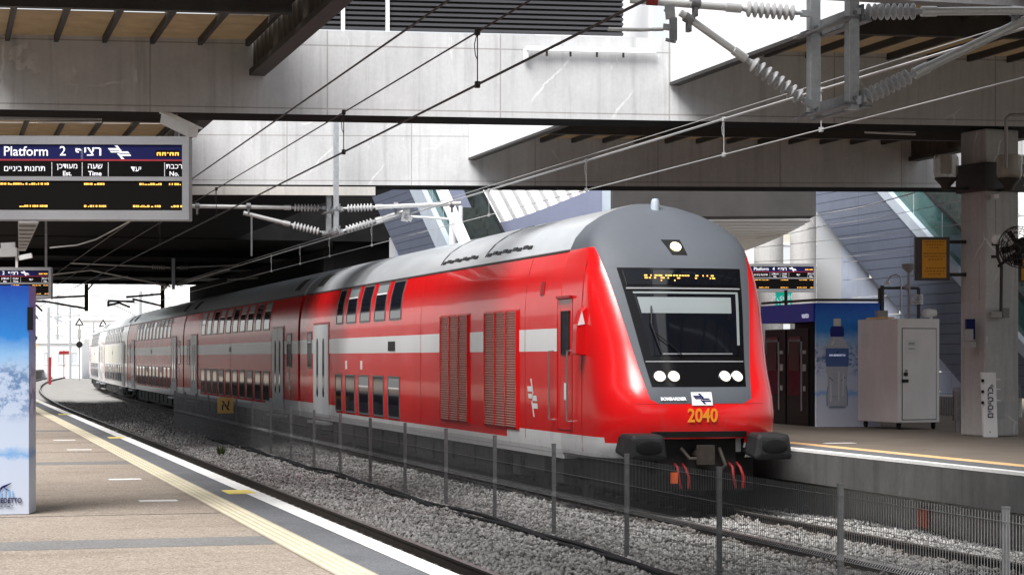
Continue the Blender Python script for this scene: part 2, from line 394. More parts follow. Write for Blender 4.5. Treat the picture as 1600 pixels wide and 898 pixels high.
def nose_paint():
    m = pbr('cab_paint', (.6, .01, .012), .2, coat=.8); t = NT(m)
    tc = t.n('TexCoord'); sp = t.n('SeparateXYZ'); t.link(tc.outputs['Object'], sp.inputs[0])
    z, y, x = sp.outputs[2], sp.outputs[1], sp.outputs[0]
    ax = t.math('ABSOLUTE', x)
    lim = t.math('ADD', .80, t.math('MULTIPLY', t.math('SUBTRACT', z, 1.72), .185))
    rnd = t.math('MULTIPLY', t.math('MAXIMUM', t.math('SUBTRACT', ax, .66), 0), .55)
    mask = t.math('MULTIPLY', t.math('LESS_THAN', ax, lim), t.math('GREATER_THAN', z, t.math('ADD', 1.60, rnd)))
    mask = t.math('MULTIPLY', mask, t.math('LESS_THAN', y, 1.9))
    top = t.math('GREATER_THAN', z, 3.95)
    g = t.math('MAXIMUM', mask, top)
    skirt = t.math('LESS_THAN', z, 1.10)
    front = t.math('LESS_THAN', y, .62)
    skirt = t.math('MULTIPLY', skirt, t.math('SUBTRACT', 1, t.math('MULTIPLY', front, t.math('GREATER_THAN', z, 1.02))))
    c = t.mix(g, (.70, .008, .010), (.072, .082, .098))
    c = t.mix(skirt, c, (.66, .67, .68))
    t.b.inputs['Coat Roughness'].default_value = .14
    gr = t.ramp(t.noise(t.coord((1.5, 1.5, .5)), 4, 7, .75), [(.54, (0, 0, 0)), (.74, (.40, .40, .40))])
    low = t.ramp(t.math('DIVIDE', z, 4.7), [(.22, (1, 1, 1)), (.42, (.12, .12, .12)), (1, (.3, .3, .3))])
    c = t.mix(t.math('MULTIPLY', gr, low), c, (.16, .085, .07))
    bug = t.n('TexVoronoi', Scale=16.0); t.link(t.coord(), bug.inputs['Vector']); c = t.mix(t.math('MULTIPLY', t.math('MULTIPLY', t.math('LESS_THAN', bug.outputs['Distance'], .10), t.math('LESS_THAN', y, 1.2)), .5), c, (.12, .07, .06))
    t.color(c)
    t.link(t.math('ADD', t.math('ADD', .17, t.math('MULTIPLY', t.noise(t.coord(), 5, 6, .7), .12)), t.math('MULTIPLY', g, .40)), t.b.inputs['Roughness']); t.link(t.math('SUBTRACT', .35, t.math('MULTIPLY', g, .35)), t.b.inputs['Coat Weight'])
    t.bump(t.noise(t.coord((.8, .8, .3)), 1.5, 2), .06, .05)
    return m
M['nose'] = nose_paint()
M['train_roof'] = worn('grey_train_roof', (.36, .38, .40), (.46, .48, .50), 1.6, .28, .0, bump=.04, stretch=(1, .4, 1))
NTr = NT(M['train_roof']); NTr.b.inputs['Coat Weight'].default_value = .4; NTr.b.inputs['Coat Roughness'].default_value = .15
M['under'] = worn('black_underframe', (.006, .006, .006), (.014, .013, .012), 3, .7, bump=.1)
M['door'] = worn('pale_grey_door', (.60, .62, .64), (.66, .68, .70), 3, .35, bump=.01)
M['red'] = pbr('red_gloss', (.60, .008, .010), .22, coat=.6)
M['dark_red'] = pbr('dark_red_gloss', (.28, .006, .008), .35)
M['slat'] = worn('louvre_slat', (.62, .34, .29), (.74, .46, .40), 12, .45, bump=0)
M['cream'] = pbr('pale_coach_panel', (.6, .6, .45), .3)

HW = [(.70, 1.345), (.95, 1.38), (1.3, 1.39), (3.0, 1.39), (3.3, 1.375), (3.6, 1.335), (3.95, 1.235), (4.15, 1.14), (4.34, .97), (4.50, .73), (4.62, .46), (4.69, .2), (4.70, .0)]
def hw(z):
    for (a, p), (b, q) in zip(HW, HW[1:]):
        if z <= b: return p + (q - p) * max(0, (z - a)) / (b - a)
    return 0.0
def side(y, z, o, sgn=-1):          # point on the coach side, o metres proud of it
    e = .02; dw = (hw(z + e) - hw(z - e)) / (2 * e); n = Vector((1, -dw)).normalized()
    return Vector((sgn * (hw(z) + o * n.x), y, z + o * n.y))
def lin(a, b, n): return [a + (b - a) * i / (n - 1) for i in range(n)]
ZB = [.70, .82, .95, 1.1, 1.3, 1.8, 2.4, 3.0, 3.15, 3.3, 3.45, 3.6, 3.7, 3.8, 3.88, 3.95]
ZR = [3.95, 4.05, 4.15, 4.25, 4.34, 4.42, 4.50, 4.56, 4.62, 4.66, 4.69, 4.70]
def shell(parent, y0, y1, paint='paint'):
    b = MB()
    for s in (-1, 1): b.sheet(lambda y, z: Vector((s * hw(z), y, z)), [y0, (y0 + y1) / 2, y1], ZB)
    for y in (y0, y1): b.add([Vector((-hw(z), y, z)) for z in ZB] + [Vector((hw(z), y, z)) for z in ZB[::-1]], [tuple(range(2 * len(ZB)))])
    b.add([(-hw(.7), y0, .7), (hw(.7), y0, .7), (hw(.7), y1, .7), (-hw(.7), y1, .7)], [(0, 1, 2, 3)])
    o = b.build('body', M[paint], parent, smooth=30, recalc=True)
    r = MB()
    prof = [(-hw(z), z) for z in ZR] + [(hw(z), z) for z in ZR[::-1][1:]]
    ys = lin(y0 + .02, y1 - .02, 6)
    r.sheet(lambda y, k: Vector((prof[int(k)][0], y, prof[int(k)][1] + .003)), ys, list(range(len(prof))))
    for y in (ys[0], ys[-1]): r.add([Vector((a, y, z + .003)) for a, z in prof], [tuple(range(len(prof)))])
    r.build('roof', M['train_roof'], parent, smooth=40)
    g = MB()                                     # rain gutter where the red meets the grey
    g.slab(side, [y0 + .02, y1 - .02], [3.935, 3.965], 0, .012); g.build('gutter', M['black_steel'], parent)
    return o
def ring(b, y0, y1, z0, z1, t, o0, o1, nz=6, m=0):
    b.slab(side, [y0, y0 + t], lin(z0, z1, nz), o0, o1, m); b.slab(side, [y1 - t, y1], lin(z0, z1, nz), o0, o1, m)
    b.slab(side, [y0 + t, y1 - t], [z0, z0 + t], o0, o1, m); b.slab(side, [y0 + t, y1 - t], [z1 - t, z1], o0, o1, m)
def window(parent, y0, y1, z0, z1, vent=False):
    b = MB(); ring(b, y0, y1, z0, z1, .035, -.01, .014)
    wn = b.build('window', M['galv_dark'], parent)
    p = MB(); p.slab(side, [y0 + .034, y1 - .034], lin(z0 + .034, z1 - .034, 6), -.01, .006); p.build('pane', M['glass_dark'], wn, smooth=60)
    if vent:
        zz = z1 - (z1 - z0) * .27
        v = MB(); v.slab(side, [y0 + .034, y1 - .034], [zz - .035, zz], 0, .012); v.build('vent_bar', M['white'], wn)
        v = MB(); v.slab(side, [y0 + .05, y1 - .05], lin(zz + .01, z1 - .045, 3), 0, .010); v.build('vent_pane', M['hopper'], wn)
    return wn
M['galv_dark'] = worn('window_frame', (.10, .10, .105), (.17, .17, .175), 8, .4, .3, bump=0)
def doors(parent, y0, y1):
    z0, z1 = .77, 3.10; ym = (y0 + y1) / 2
    f = MB(); ring(f, y0 - .05, y1 + .05, z0 - .02, z1 + .06, .05, -.01, .012); f.build('door_frame', M['dark_red'], parent)
    for a, c in ((y0, ym - .015), (ym + .015, y1)):
        d = MB(); d.slab(side, [a, c], lin(z0, z1, 8), -.02, .028); dl = d.build('door_leaf', M['door'], parent, smooth=30)
        yc = (a + c) / 2 + (.10 if a == y0 else -.10); hwid = .13
        g = MB(); pts = []
        for k in range(16):
            an = 2 * math.pi * k / 16
            pts.append(side(yc + hwid * math.cos(an), (2.02 if math.sin(an) < 0 else 2.02) + (.55 if math.sin(an) > 0 else -.55) + .2 * math.sin(an), .032))
        g.add(pts + [p + Vector((.02, 0, 0)) for p in pts], [tuple(range(16))] + [(i, (i + 1) % 16, 16 + (i + 1) % 16, 16 + i) for i in range(16)])
        g.build('door_pane', M['glass_dark'], dl)
    r = MB(); r.slab(side, [ym - .014, ym + .014], lin(z0, z1, 4), -.02, .02); r.build('door_seal', M['black'], parent)
    s = MB(); s.box(-1.55, -1.30, y0 - .1, y1 + .1, .60, .66); s.build('door_step', M['galv'], parent)
LOGO = [[(0, .62), (.52, .62), (.44, .5), (.56, .5)], ]
def rail_logo(b, fn, cx, cz, w, h):
    # two pairs of parallel bars crossed by an S-shaped track
    for (u0, u1, v, sl) in ((-.5, -.06, .22, .05), (-.46, -.02, .02, .05), (.02, .46, -.02 - .16, .05), (.06, .5, -.38, .05)):
        pass
    bars = [[(-.5, .30), (-.10, .30), (-.02, .16), (-.44, .16)], [(-.42, .10), (.06, .10), (.0, -.02), (-.36, -.02)],
            [(-.06, .06), (.36, .06), (.44, -.08), (.02, -.08)], [(.0, -.14), (.46, -.14), (.5, -.28), (.1, -.28)]]
    for q in bars:
        b.add([fn(cx + p[0] * w, cz + p[1] * h) for p in q], [(0, 1, 2, 3)])
    s1 = [(-.22, .5), (-.08, .5), (.0, .3), (.10, .12), (.04, .06), (-.06, .2), (-.14, .38)]
    s2 = [(-p[0], -p[1]) for p in s1]
    for q in (s1, s2): b.add([fn(cx + p[0] * w, cz + p[1] * h) for p in q], [tuple(range(len(q)))])
def bogie(parent, yc):
    b = MB()
    for s in (-1, 1):
        b.box(s * 1.12 - .07, s * 1.12 + .07, yc - 1.7, yc + 1.7, .38, .56); b.box(s * 1.2 - .1, s * 1.2 + .1, yc - .5, yc + .5, .42, .78)
        for dy in (-1.25, 1.25): b.box(s * 1.13 - .14, s * 1.13 + .12, yc + dy - .22, yc + dy + .22, .30, .62)
    b.box(-1.1, 1.1, yc - .35, yc + .35, .35, .66)
    bo = b.build('bogie', M['under'], parent)
    for dy in (-1.25, 1.25):
        wv = MB()
        for s in (-1, 1):
            wv.lathe((s * .70, yc + dy, .46), (s * .84, yc + dy, .46), [(0, .40), (.10, .46), (.105, .3), (.13, .3)], 24)
        wv.tube([(-.8, yc + dy, .46), (.8, yc + dy, .46)], .08, 10)
        wv.build('wheelset', M['rust'], bo, smooth=40)
def under(parent, y0, y1):
    b = MB(); b.box(-1.25, 1.25, y0 + 4.9, y1 - 4.9, .22, .70)
    for k in range(9):
        ya = y0 + 5.2 + k * (y1 - y0 - 10.4) / 9
        b.box(-1.30, -1.25, ya, ya + 1.4, .28 + .04 * (k % 3), .66)
    b.build('underframe', M['under'], parent)
def roof_vents(parent, ys):
    for y in ys:
        v = MB()
        for k in range(7): v.slab(side, [y + k * .13, y + k * .13 + .06], lin(4.12, 4.42, 4), 0, .02)
        v.build('roof_vent', M['black_steel'], parent)['kind'] = 'stuff'

def glare_paint():  # pale colours stand in for glare on the rear coaches
    m = pbr('glare_coach_paint', (.62, .62, .60), .25, coat=.4); t = NT(m)
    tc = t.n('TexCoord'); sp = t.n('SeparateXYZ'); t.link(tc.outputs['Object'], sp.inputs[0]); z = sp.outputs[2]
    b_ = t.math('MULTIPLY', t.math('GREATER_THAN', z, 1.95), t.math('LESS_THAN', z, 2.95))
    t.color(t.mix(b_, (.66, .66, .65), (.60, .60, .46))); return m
M['paint_glare'] = glare_paint()
# ---- a trailing coach, 26.4 m
def coach(name, label):
    t = thing(name, label, 'train coach', group='coaches of the red train', local=True); L = 26.4
    shell(t, 0, L)
    for k in range(10):
        y = 4.95 + k * 1.66; window(t, y, y + 1.14, 3.08, 3.90, vent=(k % 3 != 1)); window(t, y, y + 1.14, .99, 1.88, vent=(k % 4 == 2))
    for y in (1.05, L - 1.85): window(t, y, y + .75, 2.0, 2.95, vent=True)
    doors(t, 2.35, 4.25); doors(t, L - 4.25, L - 2.35)
    for y in (4.6, 13.1, 21.8):
        q = MB(); q.slab(side, [y, y + .012], lin(.95, 3.9, 12), 0, .004); q.build('panel_seam', M['dark_red'], t)
    under(t, 0, L); bogie(t, 3.2); bogie(t, L - 3.2); roof_vents(t, (1.0, L - 2.2))
    b = MB(); rail_logo(b, lambda y, z: side(-y, z, .006), -1.45, 1.62, .55, .8); b.build('rail_logo', M['white'], t)
    b = MB(); b.slab(side, [13.0, 13.5], [2.46, 2.62], 0, .006); b.build('side_display', M['black'], t)
    g = MB(); g.box(-1.05, 1.05, -.38, -.01, .8, 4.1); g.build('gangway', M['rubber'], t)
    return t
Y0 = 28.05
LAB = ['red double deck coach coupled directly behind the cab car', 'red double deck coach third in the train counting the cab car, under the dark deck',
       'coach with glare painted pale, fourth in the train at the mouth of the underpass', 'last coach of the train, glare painted pale, curving away in the bright light']
c0 = coach('passenger_coach', LAB[0])
def set_coach(c, y):
    a, b_ = bend(y), bend(y + 26.4)
    c.location = (10.8 + a, y, 0); c.rotation_euler = (0, 0, -math.atan2(b_ - a, 26.4))
set_coach(c0, Y0 + 26.75)
for k in range(1, 4):
    c = copy_tree(c0); c['label'] = LAB[k]
    if k > 1:                                 # glare on the two rear coaches is painted in as pale bodies
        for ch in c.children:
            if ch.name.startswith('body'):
                ch.data = ch.data.copy(); ch.data.materials[0] = M['paint_glare']
    set_coach(c, Y0 + 26.75 * (k + 1)); continue
    c['label'] = LAB[k]; set_coach(c, Y0 + 26.75 * (k + 1))

# ---- the cab car
cab = thing('cab_car', 'red double deck driving car leading the train, headlights lit, number 2040', 'train coach', (10.8, Y0, 0), 'coaches of the red train', local=True)
L = 26.4; YN = 2.6
o = shell(cab, YN, L, 'paint_cab')
YC = [(.80, .22), (.95, .12), (1.2, .03), (1.45, 0), (1.7, .06), (2.2, .32), (3.0, .66), (3.5, .90), (3.8, 1.08), (3.95, 1.2), (4.15, 1.40), (4.34, 1.60), (4.50, 1.84), (4.62, 2.12), (4.69, 2.42), (4.70, 2.52)]
def yc_(z):
    for (a, p), (b, q) in zip(YC, YC[1:]):
        if z <= b: return p + (q - p) * max(0, z - a) / (b - a)
    return YC[-1][1]
NM = 3.1
def nd(z):
    d = 1.12 if z < 2.0 else (1.12 - (z - 2.0) * .32 if z < 3.95 else .5 - (z - 3.95) * .2)
    return max(.02, min(d, YN - .02 - yc_(z)))
def nw(z): return max(.002, hw(z) + (.05 * max(0, 1 - abs(z - 4.1) / .4)))
def front(x, z, o=0):
    def Y(x_, z_):
        tt = min(1, abs(x_) / nw(z_)); return yc_(z_) + nd(z_) * (1 - (1 - tt ** NM) ** (1 / NM))
    e = .02; y = Y(x, z)
    n = Vector((-(Y(x + e, z) - Y(x - e, z)) / (2 * e), 1, -(Y(x, z + e) - Y(x, z - e)) / (2 * e))); n.normalize()
    return Vector((x, y, z)) - n * o
b = MB(); nz = [.80, .88, .95, 1.02, 1.09, 1.11, 1.2, 1.3, 1.45, 1.6, 1.7, 1.85, 2.0, 2.2, 2.5, 2.8, 3.1, 3.4, 3.6, 3.7, 3.8, 3.88, 3.95, 4.02, 4.08, 4.15, 4.25, 4.34, 4.42, 4.50, 4.56, 4.62, 4.66, 4.69, 4.70]
cols = 48
def nose_pt(k, z):
    if k == 0: return Vector((-hw(z), YN, z))
    if k == cols: return Vector((hw(z), YN, z))
    an = math.pi * (k - 1) / (cols - 2); c_, s_ = math.cos(an), math.sin(an)
    xx = -nw(z) * math.copysign(abs(c_) ** (2 / NM), c_); yy = yc_(z) + nd(z) * (1 - abs(s_) ** (2 / NM))
    return Vector((xx, yy, z))
b.sheet(nose_pt, list(range(cols + 1)), nz)
keep = []
for f in b.f:                                    # the opening for the coupler under the chin
    cc_ = sum((b.v[i] for i in f), Vector()) / len(f)
    if not (cc_.z < 1.10 and abs(cc_.x) < .72 and cc_.y < .6): keep.append(f)
b.f = keep; b.m = [0] * len(keep)
no = b.build('nose', M['nose'], cab, smooth=28)
# black surround, display, windscreen
def wide(z): return .735 + (z - 1.85) * .142
def fslab(name, mat, x0f, x1f, z0, z1, o0, o1, par=cab, nx=13, nzz=6, smooth=30, m=None):
    q = MB(); zs = lin(z0, z1, nzz)
    q.slab(lambda a, z, o_: front(x0f(z) + (x1f(z) - x0f(z)) * a, z, o_), lin(0, 1, nx), zs, o0, o1)
    return q.build(name, mat, par, smooth=smooth)
K = lambda v: (lambda z: v)
M['gloss_black'] = pbr('gloss_black_panel', (.005, .005, .006), .14, spec=.3)
fslab('windscreen_surround', M['gloss_black'], lambda z: -wide(z), wide, 1.85, 3.62, -.02, .008)
fslab('display_glass', M['screen_glass'], lambda z: -wide(z) + .07, lambda z: wide(z) - .07, 3.36, 3.58, .004, .014)
fslab('surround_bar', M['silver_frame'], lambda z: -wide(z) + .04, lambda z: wide(z) - .04, 3.292, 3.312, .004, .024)
ws = fslab('windscreen', M['screen_glass'], lambda z: -wide(z) + .14, lambda z: wide(z) - .10, 2.30, 3.22, .004, .016)
fslab('sun_blind', M['blind'], lambda z: -wide(z) + .16, lambda z: wide(z) - .20, 2.93, 3.17, .012, .019, par=ws)
fslab('windscreen_trim', M['blind'], lambda z: -wide(z) + .12, lambda z: wide(z) - .08, 3.222, 3.25, .004, .024, par=ws)
fslab('windscreen_trim', M['blind'], lambda z: wide(z) - .115, lambda z: wide(z) - .075, 2.45, 3.22, .004, .022, par=ws, nx=3)
fslab('panel_joint', M['silver_frame'], lambda z: -wide(z) + .02, lambda z: wide(z) - .02, 2.205, 2.222, .004, .016)
fslab('instrument_shelf', M['galv_dark2'], K(-.50), K(.60), 2.315, 2.335, .012, .02, par=ws)
q = MB(); q.tube([front(-.52, 2.32, .05), front(-.62, 2.75, .06), front(-.58, 3.02, .05)], .012, 6); q.tube([front(-.20, 2.28, .05), front(-.38, 2.45, .06), front(-.58, 2.62, .06)], .008, 6)
q.build('wiper', M['black'], cab)
# amber destination text, only partly lit by the camera shutter
led = MB(); rnd = random.Random(5)
for r, zz in enumerate((3.50, 3.463, 3.425)):
    x = -.60
    while x < .52:
        wdt = rnd.choice((.018, .03, .045, .06)) if r < 2 else .018
        if rnd.random() < (.85, .55, .05)[r]:
            a = x; led.slab(lambda aa, z, o_: front(a + wdt * aa, z, o_), [0, 1], [zz - .009, zz + .009], .012, .017)
        x += wdt + rnd.choice((.014, .02, .05))
led.build('display_text', M['amber'], cab)['kind'] = 'stuff'
for x in (-.60, -.39, .41, .61):
    hl = MB(); c = front(x, 1.99, .0); n = (front(x, 1.99, .1) - c).normalized()
    hl.lathe(c - n * .03, c + n, [(0, .085), (.055, .092), (.062, .085), (.05, .075)], 24); h = hl.build('headlight', M['chrome'], cab, smooth=40)
    g = MB(); g.lathe(c, c + n, [(0, .070), (.03, .070), (.045, .055), (.052, .03), (.053, 0)], 24); g.build('headlight_lens', M['lamp'], h, smooth=50)
tl = fslab('top_light_housing', M['black'], lambda z: -.14 - (z - 3.95) * .45, lambda z: .13 - (z - 3.95) * .2, 3.83, 4.06, -.02, .012)
c = front(.0, 3.945, 0); n = (front(.0, 3.945, .1) - c).normalized(); g = MB(); g.lathe(c, c + n, [(0, .085), (.03, .085), (.045, .05), (.05, 0)], 24); g.build('top_light_lens', M['lamp_warm'], tl, smooth=50)
q = MB(); ap = Vector((-.02, 2.05, 4.42)); q.lathe(ap, ap + Vector((.0, -.02, 1)), [(0, .10), (.05, .10), (.06, .075), (.28, .065), (.32, .05), (.33, 0)], 16); q.build('horn', M['stringer'], cab, smooth=40)
# front lettering
def ftext(body, size, mat, x, z, bold=0, sx=1):
    p = front(x, z, .012); e = .05; xd = front(x + e, z, .012) - front(x - e, z, .012); up = front(x, z + e, .012) - front(x, z - e, .012)
    oo = text(body, size, mat, None, p, xd, up, bold=bold, sx=sx); oo.parent = cab; return oo
ftext('2040', .275, M['orange_num'], -.02, 1.425, .006, .86)
ftext('BOMBARDIER', .066, M['print_white'], -.45, 1.67, .002, .95)
pl = fslab('emblem_plate', M['white'], K(-.17), K(.15), 1.575, 1.765, .004, .014, nx=4, nzz=3)
q = MB(); rail_logo(q, lambda x, z: front(x, z, .017), -.01, 1.67, .28, .15); q.build('emblem', M['navy'], pl)
fslab('red_seam', M['dark_red'], lambda z: -1.0, lambda z: 1.0, 1.598, 1.604, .0, .002, nx=21, nzz=2)
for s in (-1, 1):
    q = MB(); q.slab(lambda y, z, o_: side(y, z, o_, s), [1.5, 1.512], lin(.86, 3.9, 14), 0, .006); q.build('side_seam', M['dark_red'], cab)
# under the nose
q = MB(); q.box(-1.0, 1.0, .55, 3.0, .30, 1.12); q.box(-.62, .62, .30, .55, .55, 1.10); q.build('coupler_recess', M['under'], cab)
q = MB(); q.tube([(0, -.05, .86), (0, .6, .86)], .09, 10); q.box(-.12, .12, -.14, -.02, .72, 1.0); q.tube([(-.3, .15, .95), (-.2, .05, .8), (0, .0, .8)], .03, 6); q.tube([(.3, .15, .95), (.35, .02, .7), (.2, .1, .5)], .03, 6); q.build('coupler', M['rust'], cab)
q = MB(); fslab('chin_shadow_gap', M['under'], K(-.78), K(.70), 1.115, 1.20, .002, .01, nx=11, nzz=2)
for x, s in ((-.34, -1), (-.22, 1), (.52, -1), (.64, 1)):
    q = MB(); q.tube([(x, .32, .72), (x + .01, .20, .66), (x + .03 + .02 * s, .16, .52), (x + .06, .2, .36)], .022, 8); q.build('brake_hose', M['hose'], cab, smooth=60)
q = MB(); q.box(-.47, -.37, .10, .13, .44, .60); q.build('orange_plate', M['orange_plate'], cab)
for s in (-1, 1):
    q = MB(); cx = s * .97
    def ringp(y, wx, z0, z1, wt): return [(cx - wx, y, z0), (cx + wx, y, z0), (cx + wx * wt, y, z1), (cx - wx * wt, y, z1)]
    secs = [ringp(-.34, .275, .82, 1.12, .84), ringp(-.29, .30, .79, 1.16, .82), ringp(.0, .285, .82, 1.18, .84), ringp(.35, .25, .86, 1.17, .86), ringp(.75, .22, .90, 1.13, .9)]
    q.add([p for r in secs for p in r], [(0, 1, 2, 3)] + [(i * 4 + k, i * 4 + (k + 1) % 4, i * 4 + 4 + (k + 1) % 4, i * 4 + 4 + k) for i in range(4) for k in range(4)] + [(19, 18, 17, 16)])
    bu = q.build('buffer', M['rubber'], cab, bevel=.05)
    q = MB(); q.lathe((cx, -.33, .985), (cx, -.4, .985), [(0, .2), (.02, .195), (.03, .16), (.022, 0)], 20); 
    for v in q.v: v.z = .985 + (v.z - .985) * .52
    q.build('buffer_face', M['black'], bu, smooth=50)
    q = MB(); q.box(s * .66 - .06, s * .66 + .06, .34, .42, .88, 1.09); q.build('corner_plate', M['white'], cab)
# side of the cab car
for k in range(5):
    y = 14.05 + k * 1.6; wd = 1.14 if k < 4 else .8
    window(cab, y, y + wd, 3.08, 3.92, vent=(k in (1, 3))); window(cab, y + .1, y + .1 + wd, .98, 1.88, vent=(k in (0, 2)))
window(cab, L - 1.75, L - 1.15, 2.0, 2.95, vent=True)
doors(cab, 22.25, 24.3)
def grille(y0, y1, z0, z1):
    f = MB(); f.slab(side, [y0 - .10, y1 + .03], lin(z0 - .03, z1 + .03, 3), -.01, .012); fr = f.build('grille', M['red'], cab)
    bk = MB(); bk.slab(side, [y0, y1], lin(z0, z1, 3), 0, .016); bk.build('grille_back', M['dark_red'], fr)
    s = MB(); nsl = 46
    for k in range(nsl):
        z = z0 + (k + .5) * (z1 - z0) / nsl
        s.add([side(y0, z - .008, .016), side(y1, z - .008, .016), side(y1, z + .010, .036), side(y0, z + .010, .036), side(y0, z + .012, .016), side(y1, z + .012, .016)], [(0, 1, 2, 3), (3, 2, 5, 4)])
    o_ = s.build('grille_slats', M['slat'], fr, recalc=False); o_['kind'] = 'stuff'
    v = MB()
    for k in range(4):
        y = y0 + (y1 - y0) * k / 3; v.slab(side, [y - .012, y + .012], lin(z0, z1, 3), .01, .040)
    v.build('grille_bars', M['red'], fr)
grille(8.35, 10.45, 1.09, 3.06); grille(5.05, 7.15, 1.09, 3.06)
# cab door with window, grab rails, mirror
q = MB(); ring(q, 1.98, 2.78, 1.15, 3.2, .02, -.012, .006); q.build('cab_door_seam', M['dark_red'], cab)
q = MB(); q.slab(side, [2.64, 2.76], lin(1.2, 3.15, 4), -.02, .01)
q = MB(); ring(q, 2.12, 2.56, 2.32, 3.0, .03, 0, .014); wf = q.build('cab_window', M['black'], cab)
q = MB(); q.slab(side, [2.15, 2.53], lin(2.35, 2.97, 3), -.01, .008); q.build('pane', M['glass_dark'], wf)
for y in (2.95, 2.0):
    q = MB(); q.tube([side(y, 2.38, 0), side(y, 2.38, .08), side(y, 1.30, .08), side(y, 1.30, 0)], .018, 8); q.build('grab_rail', M['chrome'], cab, smooth=40)
q = MB(); q.slab(lambda y, z, o_: side(y, z, o_), [2.0, 2.7], [3.19, 3.23], 0, .06); q.build('door_drip_rail', M['dark_red'], cab)
mp_ = lambda y, z, o_: side(y, z, 0) + Vector((-o_, 0, 0))
q = MB(); q.prism([(-1.37, 1.30, 2.30), (-1.55, 1.30, 2.32), (-1.53, 1.30, 2.78), (-1.47, 1.30, 2.98), (-1.37, 1.30, 3.05)], (0, .22, 0)); mi = q.build('mirror', M['red'], cab, bevel=.02)
q = MB(); q.prism([(-1.41, 1.29, 2.78), (-1.52, 1.29, 2.76), (-1.455, 1.29, 2.97)], (0, .012, 0)); q.build('mirror_cap', M['white'], mi)
q = MB(); q.slab(side, [2.2, 2.4], [1.62, 1.88], 0, .006); q.build('door_label', M['white'], cab)
for y in (12.2, 4.6):
    q = MB(); q.slab(side, [y, y + .012], lin(.95, 3.9, 12), 0, .004); q.build('panel_seam', M['dark_red'], cab)
q = MB(); q.slab(side, [3.55, 3.75], lin(3.28, 3.5, 3), 0, .012); q.build('side_marker', M['dark_red'], cab)
q = MB(); q.slab(side, [14.6, 15.3], [2.42, 2.62], 0, .008); q.build('side_display', M['black'], cab)
q = MB(); rail_logo(q, lambda y, z: side(-y, z, .006), -4.15, 1.62, .62, .62); q.build('rail_logo', M['white'], cab)
for y in (19.9, 18.1): q = MB(); q.slab(side, [y, y + .2], [2.0, 2.2], 0, .006); q.build('pictogram', M['white'], cab)
under(cab, 1.5, L); bogie(cab, 4.3); bogie(cab, L - 3.2); roof_vents(cab, (L - 2.2,))
for ya, yb in ((11.35, 8.6), (7.95, 5.0)):
    q = MB(); q.slab(side, [ya, ya + .05], lin(4.10, 4.68, 9), 0, .012)
    for k in range(9):
        yy = ya + (yb - ya) * (k + .3) / 9; q.slab(side, [yy - .26, yy], [4.10 + .02 * (k % 2), 4.15 + .02 * (k % 2)], 0, .016)
    q.build('roof_hatch_seam', M['black'], cab)['kind'] = 'stuff'

# ------------------------------------------------------------------ ground, platforms, tracks
YS = [-12, 0, 8, 14, 20, 30, 45, 60, 75, 85] + [85 + 6 * k for k in range(1, 46)]
def sweep(name, prof, mats, ys=YS, kind='structure', parent=None, closed=True, faces_m=None, smooth=False):
    b = MB(); n = len(prof)
    vs = [Vector((x + bend(y), y, z)) for y in ys for x, z in prof]
    fs = []; ms = []
    for i in range(len(ys) - 1):
        for k in range(n if closed else n - 1):
            fs.append((i * n + k, i * n + (k + 1) % n, (i + 1) * n + (k + 1) % n, (i + 1) * n + k)); ms.append(faces_m[k] if faces_m else 0)
    if closed: fs += [tuple(range(n)), tuple(range((len(ys) - 1) * n, len(ys) * n))]; ms += [0, 0]
    b.add(vs, fs); b.m = ms
    o = b.build(name, mats, parent, smooth=smooth)
    if not parent: o['kind'] = kind
    return o
b = MB(); b.add([(-1500, -300, -.75), (1500, -300, -.75), (1500, 3000, -.75), (-1500, 3000, -.75)], [(0, 1, 2, 3)])
props(b.build('ground', M['far_ground'], loc=(0, 0, 0)), kind='structure')
b = MB(); b.add([(-300, 116, -.60), (500, 116, -.60), (500, 900, -.60), (-300, 900, -.60)], [(0, 1, 2, 3)])
props(b.build('pale_yard_ground', M['yard'], loc=(0, 0, 0)), kind='structure')
# ballast: a gently uneven bed, deepest by the fence
def gz(X, Y):
    z = -.13 - .05 * math.exp(-((X - 8.0) / .9) ** 2)
    return z + .025 * math.sin(X * 3.1 + Y * .9) * math.sin(Y * 1.7 - X) + .015 * math.sin(X * 9 + Y * 4)
b = MB(); b.sheet(lambda y, x: Vector((x + bend(y), y, gz(x, y) - .035)), [8 + .7 * k for k in range(110)] + [85 + 5 * k for k in range(1, 50)], lin(2.6, 13.2, 28))
props(b.build('ballast_bed', M['ballast_bed'], smooth=60), kind='structure')
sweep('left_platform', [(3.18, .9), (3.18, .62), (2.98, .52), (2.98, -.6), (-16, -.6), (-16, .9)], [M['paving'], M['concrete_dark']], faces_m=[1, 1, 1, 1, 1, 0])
RY = [-12, 10, 14, 20, 30, 45, 60, 75, 85, 100, 113]
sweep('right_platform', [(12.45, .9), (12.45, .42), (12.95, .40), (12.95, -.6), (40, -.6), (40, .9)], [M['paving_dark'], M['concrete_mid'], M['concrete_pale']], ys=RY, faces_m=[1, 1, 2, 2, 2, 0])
def strip(name, x0, x1, z, mat, ys=YS): return sweep(name, [(x0, PLAT + z), (x1, PLAT + z)], mat, ys, closed=False)
strip('asphalt_strip', 2.70, 3.012, .004, M['asphalt']); strip('white_edge_line', 3.01, 3.185, .008, M['edge_white'])
sweep('white_edge_lip', [(3.186, PLAT + .008), (3.186, PLAT - .05)], M['edge_white'], closed=False)
strip('tactile_paving', 2.43, 2.70, .006, M['tactile'])
for k in range(4):                       # raised guiding bars
    x = 2.455 + k * .06; sweep('tactile_bar', [(x, PLAT + .006), (x + .010, PLAT + .016), (x + .030, PLAT + .016), (x + .040, PLAT + .006)], M['tactile_bar'], YS[:24], closed=False)
